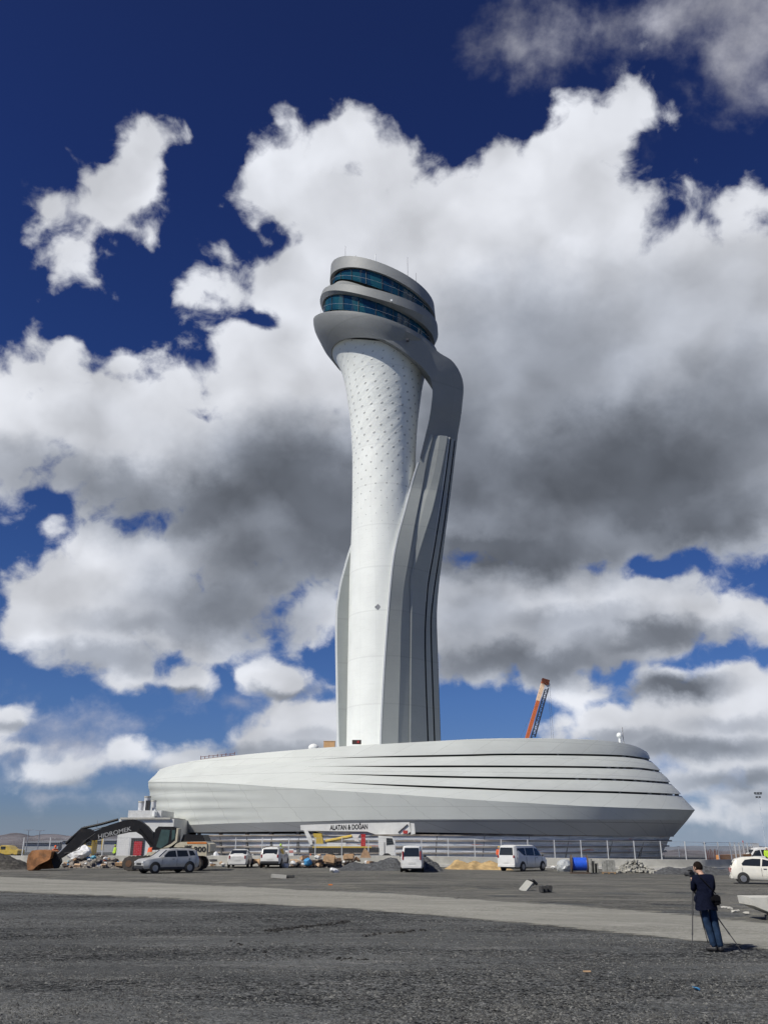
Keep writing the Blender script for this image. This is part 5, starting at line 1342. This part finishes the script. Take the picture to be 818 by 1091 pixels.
for i, (px, py) in enumerate(((771,967),(777,969),(783,971.5),(794,973.5))):
    gthing('rubble_piece', 'pale rubble piece on the yard behind the photographer, %s of four from the left' % ('first','second','third','fourth')[i], 'rubble', px, py, lambda b: b.ico((0,0,.03), .09, 1, (1.6,1,.5), .3, rnd), M_conc)
# tyre rut with dark damp earth in the foreground gravel
# ================================================================ far things
def fthing(px, py, Y): w = at(px, py, Y); w.z = gz(w.x, Y); return w
lm = mat('far lamp post grey', (.22,.24,.28), .6)
for i, (px, ytop, Y) in enumerate(((29,884.5,210),(41,885,220),(722,902,190),(750,899,170))):
    b_ = fthing(px, 900, Y); tp = at(px, ytop, Y)
    t = thing('street_lamp', ('far double-armed street lamp at the left horizon, left one of two','far double-armed street lamp at the left horizon, right one of two','far lamp post behind the fence right of the building','far lamp post behind the fence, further right of the building')[i], 'street lamp', b_)
    h = tp.z-b_.z; MB().tube([(0,0,0),(0,0,h)], [.14,.08], 6).build('pole', lm, t)
    for s in (-1,1): MB().beam((0,0,h), (s*(1.1 if i < 2 else .3),0,h+.08), .12, .12).build('lamp_arm', lm, t)
b_ = fthing(815, 900, 260); tp = at(815, 843, 260); t = thing('floodlight_mast', 'tall thin floodlight mast with dark lamp heads at the right picture edge', 'light mast', b_); h = tp.z-b_.z
MB().tube([(0,0,0),(0,0,h)], [.09,.05], 6).build('pole', mat('pale mast', (.5,.55,.62), .5), t)
MB().box((0,0,h-.9), (2.0,.2,.12)).build('crossbar', M_groove, t)
for dx, dz in ((-.8,-.3),(0,-.3),(.8,-.3),(-.5,-1.4),(.3,-1.4)): MB().box((dx,0,h+dz-.2), (.55,.4,.42)).build('lamp_head', M_groove, t)
# red white survey pole
b_ = fthing(793, 912, 96); t = thing('survey_pole', 'thin red and white pole standing behind the fence at right', 'pole', b_)
for k in range(4): MB().tube([(0,0,.6*k+.2),(0,0,.6*k+.8)], .05, 6).build('pole_section', mat('red paint', (.5,.05,.04)) if k % 2 else M_edge, t)
# yellow machines far left
def machine(label, px0, px1, py0, py1, Y, kind='dumper'):
    w0 = fthing((px0+px1)/2, py1, Y); s = abs(px1-px0)/980*Y; t = thing('yellow_'+kind, label, kind, w0); H = at(0, py0, Y).z - w0.z
    bd = MB(); bd.prism([(-s/2,H*.30),(s/2,H*.30),(s/2,H*.62),(s*.30,H*.66),(s*.12,H*.95),(-s*.10,H),(-s*.22,H*.7),(-s/2,H*.62)], 2.4); bd.build('body', M_yel, t)
    MB().box((-s*.02,-1.22,H*.80), (s*.16,.03,H*.22)).build('cab_window', M_cglass, t)
    for k in (-1,0,1): MB().cyl((k*s*.33,0,H*.18), H*.18, 2.5, 'y', 16).build('wheel', M_tyre, t)
machine('yellow loader behind the fence at the far left picture edge', -8, 22, 900.5, 913, 120, 'loader')
w0 = fthing(101, 912, 112); t = thing('yellow_excavator', 'small yellow excavator behind the fence above the rubbish heap', 'excavator', w0); 
kx = 112/980
MB().prism([(-9*kx,.5),(-1*kx,.5),(-1*kx,2.0),(-4*kx,2.7),(-9*kx,2.0)], 2).build('body', M_yel, t)
MB().box((-5*kx,-.9,2.0), (.7,.3,.8)).build('cab_window', M_cglass, t)
for s in (-1,1): MB().box((-5*kx,s*.8,.3), (2.4,.5,.5), bev=.15).build('track', M_track, t)
ab = MB(); ab.beam((-2*kx,0,1.6), (2*kx,0,3.0), .3,.35, up=(0,1,0)); ab.beam((2*kx,0,3.0), (7*kx,0,2.6), .25,.3, up=(0,1,0)); ab.build('boom', M_yel, t)
MB().beam((7*kx,0,2.7), (7.6*kx,0,1.0), .22,.25, up=(0,1,0)).build('stick', M_yel, t)
# grey far sheds behind the left fence
def shed(label, px0, px1, pyt, Y, m):
    a, b_ = fthing(px0, 905, Y), fthing(px1, 905, Y); H = at(px0, pyt, Y).z - a.z; w = b_.x-a.x
    t = thing('far_shed', label, 'shed', (a.x, Y, a.z)); MB().box((w/2,8,H/2-.3), (w,16,H+.6)).build('wall', m, t)
    MB().prism([(-.5,H),(w+.5,H),(w+.5,H+.25),(w/2,H+.5),(-.5,H+.25)], 17, y0=8).build('roof', mat('grey shed roof', (.25,.26,.28), .6), t)
shed('low grey far shed behind the fence right of the yellow loader', 26, 62, 898, 240, mat('grey shed wall', (.30,.32,.34), .7))
shed('low pale far shed behind the excavator stick and fence', 66, 122, 896, 230, mat('pale shed wall', (.36,.37,.38), .7))
# orange barrier, stakes, white pickup at right
def RY(px, py, Y): w = at(px, py, Y); return w
a, b_ = RY(764, 914, 90), RY(799, 915, 96); a.z = b_.z = 0
t = thing('orange_barrier', 'long orange barrier board behind the wall at right', 'barrier', (a.x, a.y, 0)); zt = at(780, 910.5, 92).z
MB().beam((0,0,zt-.25), (b_.x-a.x, b_.y-a.y, zt-.25), .3, .5).build('board', mat('orange board', (.62,.25,.06), .6), t)
for k in range(4): MB().beam(((b_.x-a.x)*k/3,(b_.y-a.y)*k/3,-.4), ((b_.x-a.x)*k/3,(b_.y-a.y)*k/3,zt-.4), .12,.12).build('leg', M_rust, t)
for i in range(9):
    px = 751.5+i*1.8; w = fthing(px, 912, 104); zt = at(px, 904.5+rnd.uniform(0,1.5), 104).z - w.z
    o = MB().beam((0,0,0), (rnd.uniform(-.05,.05),0,zt), .09,.09, up=(0,1,0)).build('rusty_stake', mat('rusty stake', (.14,.07,.06), .8)); o.location = w
    tag(o, 'rusty upright stake in the row left of the orange barrier', 'stake', 'rusty stakes left of the orange barrier')
wv_ = fthing(810, 914, 97); 
vehicle('white pickup van beyond the wall at the right picture edge', 'van', 'parked_van', wv_+Vector((.2,0,0)), pi, paint=M_white, **van)
# white sign board and small red things under the aerial truck (behind the fence)
w = fthing(310, 911, 90); t = thing('site_sign', 'small white site sign with a red band behind the fence left of the aerial truck', 'sign', w)
MB().box((0,0,1.0), (.5,.04,.75)).build('board', M_edge, t); MB().box((0,-.03,1.15), (.42,.01,.22)).build('band', mat('pale red band', (.6,.25,.22), .6), t); MB().tube([(0,.05,-.1),(0,.05,1.3)], .03, 6).build('pole', M_fp, t)
w = fthing(331, 911, 87.2); t = thing('traffic_cone', 'orange traffic cone behind the fence by the aerial truck', 'cone', w)
MB().tube([(0,0,0.3),(0,0,1.0)], [.2,.04], 14).build('cone_body', mat('orange plastic', (.7,.15,.04), .5), t); MB().box((0,0,.28), (.45,.45,.05)).build('foot', M_blackp, t)
# ================================================================ people
def skin(name, V, Ed, Rr, m, parent, root=0, sub=2, flat=1.0):
    bm = bmesh.new(); ly = bm.verts.layers.skin.verify(); vs = [bm.verts.new(v) for v in V]
    for a, b in Ed: bm.edges.new((vs[a], vs[b]))
    for i, v in enumerate(vs):
        r = Rr[i]; v[ly].radius = (r, r) if not isinstance(r, tuple) else r; v[ly].use_root = (i == root)
    me = bpy.data.meshes.new('t'); bm.to_mesh(me); bm.free()
    o = bpy.data.objects.new('t', me); COL.objects.link(o)
    md = o.modifiers.new('s', 'SKIN'); md.use_smooth_shade = True
    sb = o.modifiers.new('u', 'SUBSURF'); sb.levels = sub; sb.render_levels = sub
    dg = bpy.context.evaluated_depsgraph_get(); dg.update()
    me2 = bpy.data.meshes.new_from_object(o.evaluated_get(dg)); bpy.data.objects.remove(o)
    for p in me2.polygons: p.use_smooth = True
    me2.name = name; me2.materials.clear()
    return link(name, me2, m, parent)
M_skin = mat('skin', (0.50,0.30,0.21), .55, var=.04)
M_hair = mat('dark brown hair', (0.014,0.009,0.007), .8, spec=.1, bump=.5, bscale=60)
def human(label, pos, rz, J, cloth, top_m, leg_m, shoe_m, fingers=False, helmet=None, hi=None, s=1.0):
    """J: joints in metres, x right, y ahead, z up"""
    t = thing('person', label, 'person', pos, rz)
    n = ['pel','waist','chest','neck','head','crown','rs','re','rh','ls','le','lh','rhip','rk','ra','rt','lhip','lk','la','lt']
    V = [Vector(J[k])*s for k in n]; ix = {k: i for i, k in enumerate(n)}
    Ed = [(0,1),(1,2),(2,3),(3,4),(4,5),(2,6),(6,7),(7,8),(2,9),(9,10),(10,11),(0,12),(12,13),(13,14),(14,15),(0,16),(16,17),(17,18),(18,19)]
    Rr = [.105,.090,.105,.052,.085,.075,.048,.036,.028,.048,.036,.028,.080,.058,.040,.022,.080,.058,.040,.022]
    skin('body', V, Ed, [r*s for r in Rr], M_skin, t)
    up = (V[5]-V[4]).normalized()
    # face and hair
    hd = V[4].lerp(V[5], .5); fw = Vector(J.get('face', (0,1,0))).normalized(); side = fw.cross(up).normalized()
    sph = MB(); M = Matrix.Translation(hd) ; sph.ball((0,0,0), .096*s, 20, 14, (.86,1.02,1.18))
    for v in sph.bm.verts:
        q = v.co.copy(); v.co = hd + side*q.x + fw*q.y + up*q.z - up*.0
    hb = sph.build('head', M_skin, t, 60)
    MB().ball(hd+fw*.105*s-up*.012*s, .015*s, 8, 6).build('nose', M_skin, hb, 60)
    for sg in (-1,1):
        MB().ball(hd+side*sg*.083*s-fw*.005, .022*s, 8, 6, (.5,1,1.3)).build('ear', M_skin, hb, 60)
        MB().ball(hd+side*sg*.033*s+fw*.088*s+up*.012*s, .009*s, 8, 6).build('eye', M_groove, hb, 60)
    MB().box(hd+fw*.092*s-up*.050*s, (.04*s,.02*s,.008*s), bev=.002).build('mouth', mat('lips', (.32,.12,.10), .5), hb)
    hm = MB(); hm.ball((0,0,0), .104*s, 20, 14, (.90,1.04,1.16))
    for v in list(hm.bm.verts):
        q = v.co.copy(); q += Vector((0,-.012*s,.016*s))
        if q.y > .028*s and q.z < .045*s: q.y = .028*s*.9
        if q.z < -.055*s: q.z = -.055*s; q.x *= .8
        v.co = hd + side*q.x + fw*q.y + up*q.z
    hm.build('hair' if not helmet else 'hard_hat', helmet or M_hair, t, 60)
    # jacket and trousers
    g = cloth
    Vj = [V[0]-Vector((0,0,.10*s)), V[1], V[2], V[3]-up*.02, V[6], V[7], V[8].lerp(V[7], .12), V[9], V[10], V[11].lerp(V[10], .12)]
    skin('jacket', Vj, [(0,1),(1,2),(2,3),(2,4),(4,5),(5,6),(2,7),(7,8),(8,9)], [(.185*s*g,.125*s*g),(.165*s*g,.125*s*g),(.185*s*g,.135*s*g),.072*s,.088*s*g,.066*s*g,.046*s*g,.088*s*g,.066*s*g,.046*s*g], top_m, t, root=1)
    Vt = [V[0], V[12], V[13], V[14].lerp(V[13], -.09), V[16], V[17], V[18].lerp(V[17], -.09)]
    skin('trousers', Vt, [(0,1),(1,2),(2,3),(0,4),(4,5),(5,6)], [(.115*s,.09*s),.092*s,.086*s,.074*s,.092*s,.086*s,.074*s], leg_m, t)
    for a, b in (('ra','rt'),('la','lt')):
        A_, B_ = Vector(J[a])*s, Vector(J[b])*s; d = (B_-A_); d.z = 0; d.normalize(); A2 = A_.copy(); A2.z = .045
        skin('shoe', [A2-d*.07, A2+d*.06, A2+d*.19], [(0,1),(1,2)], [.056*s,.058*s,.044*s], shoe_m, t)
    if hi:
        for k, f in enumerate((.25,.6)):
            c = V[1].lerp(V[2], f*1.3-.2); mb = MB(); mb.tube([c-Vector((0,0,.03)), c+Vector((0,0,.03))], .19*s, 16, cap=False); mb.build('reflective_band', mat('reflective tape', (.6,.62,.6), .3), t)
    if fingers:
        for h_, e_, sgn in (('rh','re',1),('lh','le',-1)):
            H_ = Vector(J[h_])*s; dr = (H_-Vector(J[e_])*s).normalized(); sd = dr.cross(Vector((0,0,1))).normalized()*sgn; pn = dr.cross(sd).normalized()
            hp = skin('hand', [H_-dr*.01, H_+dr*.045, H_+dr*.085], [(0,1),(1,2)], [(.022,.016),(.040,.015),(.036,.012)], M_skin, t)
            for k, (o_, L_) in enumerate(((-.03,.060),(-.01,.072),(.01,.068),(.029,.052))):
                b0 = H_+dr*.075+sd*o_; skin('finger', [b0, b0+dr*L_*.5+pn*.012, b0+dr*L_*.75+pn*.042], [(0,1),(1,2)], [.0095,.0085,.007], M_skin, hp, sub=1)
            b0 = H_+dr*.02-sd*.030*1.0; skin('thumb', [b0, b0-sd*.028+dr*.022, b0-sd*.030+dr*.050+pn*.018], [(0,1),(1,2)], [.0115,.010,.008], M_skin, hp, sub=1)
    return t
M_navy = mat('navy cloth', (0.006,0.008,0.020), .9, bump=.6, bscale=11, spec=.08)
M_jean = mat('blue jeans', (0.020,0.040,0.080), .9, spec=.1, var=.25, vscale=7, bump=.4, bscale=18)
M_shoe = mat('black shoes', (0.02,0.02,0.022), .6)
pf = gpt(763, 1013.5)
Jp = dict(pel=(-.085,0,.96), waist=(-.10,.0,1.12), chest=(-.105,.04,1.36), neck=(-.10,.09,1.50), head=(-.13,.14,1.56), crown=(-.145,.17,1.69),
  rs=(.095,.03,1.43), re=(.125,.12,1.17), rh=(-.10,.37,1.35), ls=(-.27,.05,1.41), le=(-.29,.15,1.17), lh=(-.24,.30,1.39),
  rhip=(.01,0,.93), rk=(.055,.05,.51), ra=(.09,0,.09), rt=(.05,.16,.04), lhip=(-.17,0,.93), lk=(-.105,.06,.51), la=(-.03,.03,.09), lt=(-.16,.13,.04), face=(-.55,.80,-.3))
ph = human('photographer in navy jacket and jeans seen from behind, bending to a tripod camera', pf, 0.0, Jp, 1.0, M_navy, M_jean, M_shoe, True)
# coat skirt flaring over the hips
sk = MB(); rows = []
for i in range(7):
    t_ = i/6; z = lerp(1.18, .80, t_); rows.append([Vector((-.092 + (.180+.045*t_)*cos(a)*(1+.10*t_*(cos(a) < -.3)), .02 + (.140+.055*t_)*sin(a) + .012*sin(a*5)*t_, z + .015*sin(a*3)*t_)) for a in [2*pi*k/32 for k in range(32)]])
sk.grid(rows, closed=True); sk.build('coat_skirt', M_navy, ph, 60)
fl = MB(); fl.prism([(-.25,1.13),(-.22,.84),(-.27,.88),(-.325,.98),(-.31,1.05)], .12, y0=.05); fl.build('coat_flap', M_navy, ph, 60)
bag = thing('camera_bag', "black camera bag hanging at the photographer's right hip", 'bag', pf)
MB().box((.085,-.14,1.00), (.15,.12,.21), bev=.03).build('bag_body', M_blackp, bag); MB().box((.085,-.205,1.03), (.13,.03,.11), bev=.012).build('flap', M_groove, bag)
MB().box((.0,-.17,1.02), (.09,.07,.09), bev=.02).build('side_pouch', M_blackp, bag)
MB().tube([(.10,-.10,1.12), (-.02,-.125,1.25), (-.18,-.085,1.44), (-.22,.0,1.53)], .012, 6).build('strap', M_groove, bag)
for _o in bag.children: _o.data.materials.clear(); _o.data.materials.append(mat('matt black nylon', (.008,.008,.010), .9, spec=.1))
# camera and tripod
tl, tr_ = gpt(737, 1015.5), gpt(790.5, 1014.5); tf = gpt(753.5, 1003.5)
cb_ = pf + Vector((-.22,.35,0)); ca = Vector((cb_.x, cb_.y, pf.z+1.39))
tri = thing('tripod', 'black tripod with spread legs in front of the photographer', 'tripod', (cb_.x, cb_.y, pf.z))
for q in (tl, tr_, tf):
    a = Vector((0,0,1.31)); b_ = q - Vector((cb_.x, cb_.y, pf.z)); d = b_-a
    lg = MB().tube([a, a+d*.45], .016, 8).tube([a+d*.43, a+d*.75], .013, 8).tube([a+d*.73, b_], .010, 8).build('leg', M_blackp, tri)
    MB().tube([a+d*.42, a+d*.46], .021, 8).tube([a+d*.72,a+d*.75], .018, 8).build('clamp', M_groove, lg)
    MB().ball(b_+Vector((0,0,.015)), .018, 8, 6).build('foot', M_groove, lg)
MB().tube([(0,0,1.10),(0,0,1.37)], .014, 8).build('centre_column', M_blackp, tri); MB().box((0,0,1.37), (.07,.09,.05), bev=.01).build('head_plate', M_blackp, tri)
camr = thing('photo_camera', 'black photo camera on the tripod held to the photographer face', 'camera', (ca.x, ca.y, ca.z+.10), .55)
MB().box((0,0,0), (.145,.075,.10), bev=.012).build('camera_body', M_blackp, camr); MB().cyl((0,.095,0), .038, .13, 'y', 20).build('lens', M_groove, camr, 40)
MB().box((0,0,.065), (.06,.06,.04), bev=.01).build('prism_hump', M_blackp, camr); MB().cyl((0,.16,0), .044, .03, 'y', 20).build('lens_hood', M_blackp, camr, 40)
MB().tube([(-.14,-.02,.08),(-.05,-.05,.09)], .016, 8).build('strap_lug', M_groove, camr)
# workers
stand = dict(pel=(0,0,.95), waist=(0,0,1.12), chest=(0,.01,1.36), neck=(0,.02,1.52), head=(0,.03,1.60), crown=(0,.04,1.73), rs=(.19,0,1.45), re=(.23,.03,1.17), rh=(.20,.16,.95), ls=(-.19,0,1.45), le=(-.24,.0,1.17), lh=(-.23,.12,.93),
  rhip=(.09,0,.93), rk=(.11,.03,.51), ra=(.12,0,.09), rt=(.13,.15,.04), lhip=(-.09,0,.93), lk=(-.10,.05,.51), la=(-.11,0,.09), lt=(-.12,.15,.04))
M_hor = mat('orange safety cloth', (.85,.13,.03), .7); M_hye = mat('lime safety cloth', (.50,.75,.05), .7); M_dtr = mat('dark work trousers', (.03,.035,.05), .8)
M_hat = mat('white hard hat', (.75,.75,.72), .35); M_hyt = mat('yellow hard hat', (.75,.5,.05), .35)
for (px, Y, m, hat, lab, rz, s) in (
   (58.5, 77, M_hor, M_hor, 'worker in orange vest standing behind the excavator bucket coupler', 1.0, 1.0),
   (122.5, 92, M_hye, M_hye, 'worker in lime vest behind the wall left of the annex', 2.2, 1.0),
   (160, 90, M_hor, M_hor, 'worker in orange vest in front of the annex beside the red door', 2.6, 1.0),
   (299, 86.6, M_hye, M_hye, 'worker in lime vest behind the wall by the white off-road car', .5, 1.05),
   (531.5, 87.5, M_hor, M_hyt, 'worker in orange vest with yellow helmet beside the white passenger van', 3.0, 1.0),
   (816.5, 94.5, M_hye, M_hat, 'worker in lime vest standing by the white pickup at the right edge', 2.9, 1.12)):
    x = xof(px, Y, 1.0); human(lab, (x, Y, gz(x, Y)), rz, stand, 1.05, m, M_dtr, M_shoe, False, hat, None, s)
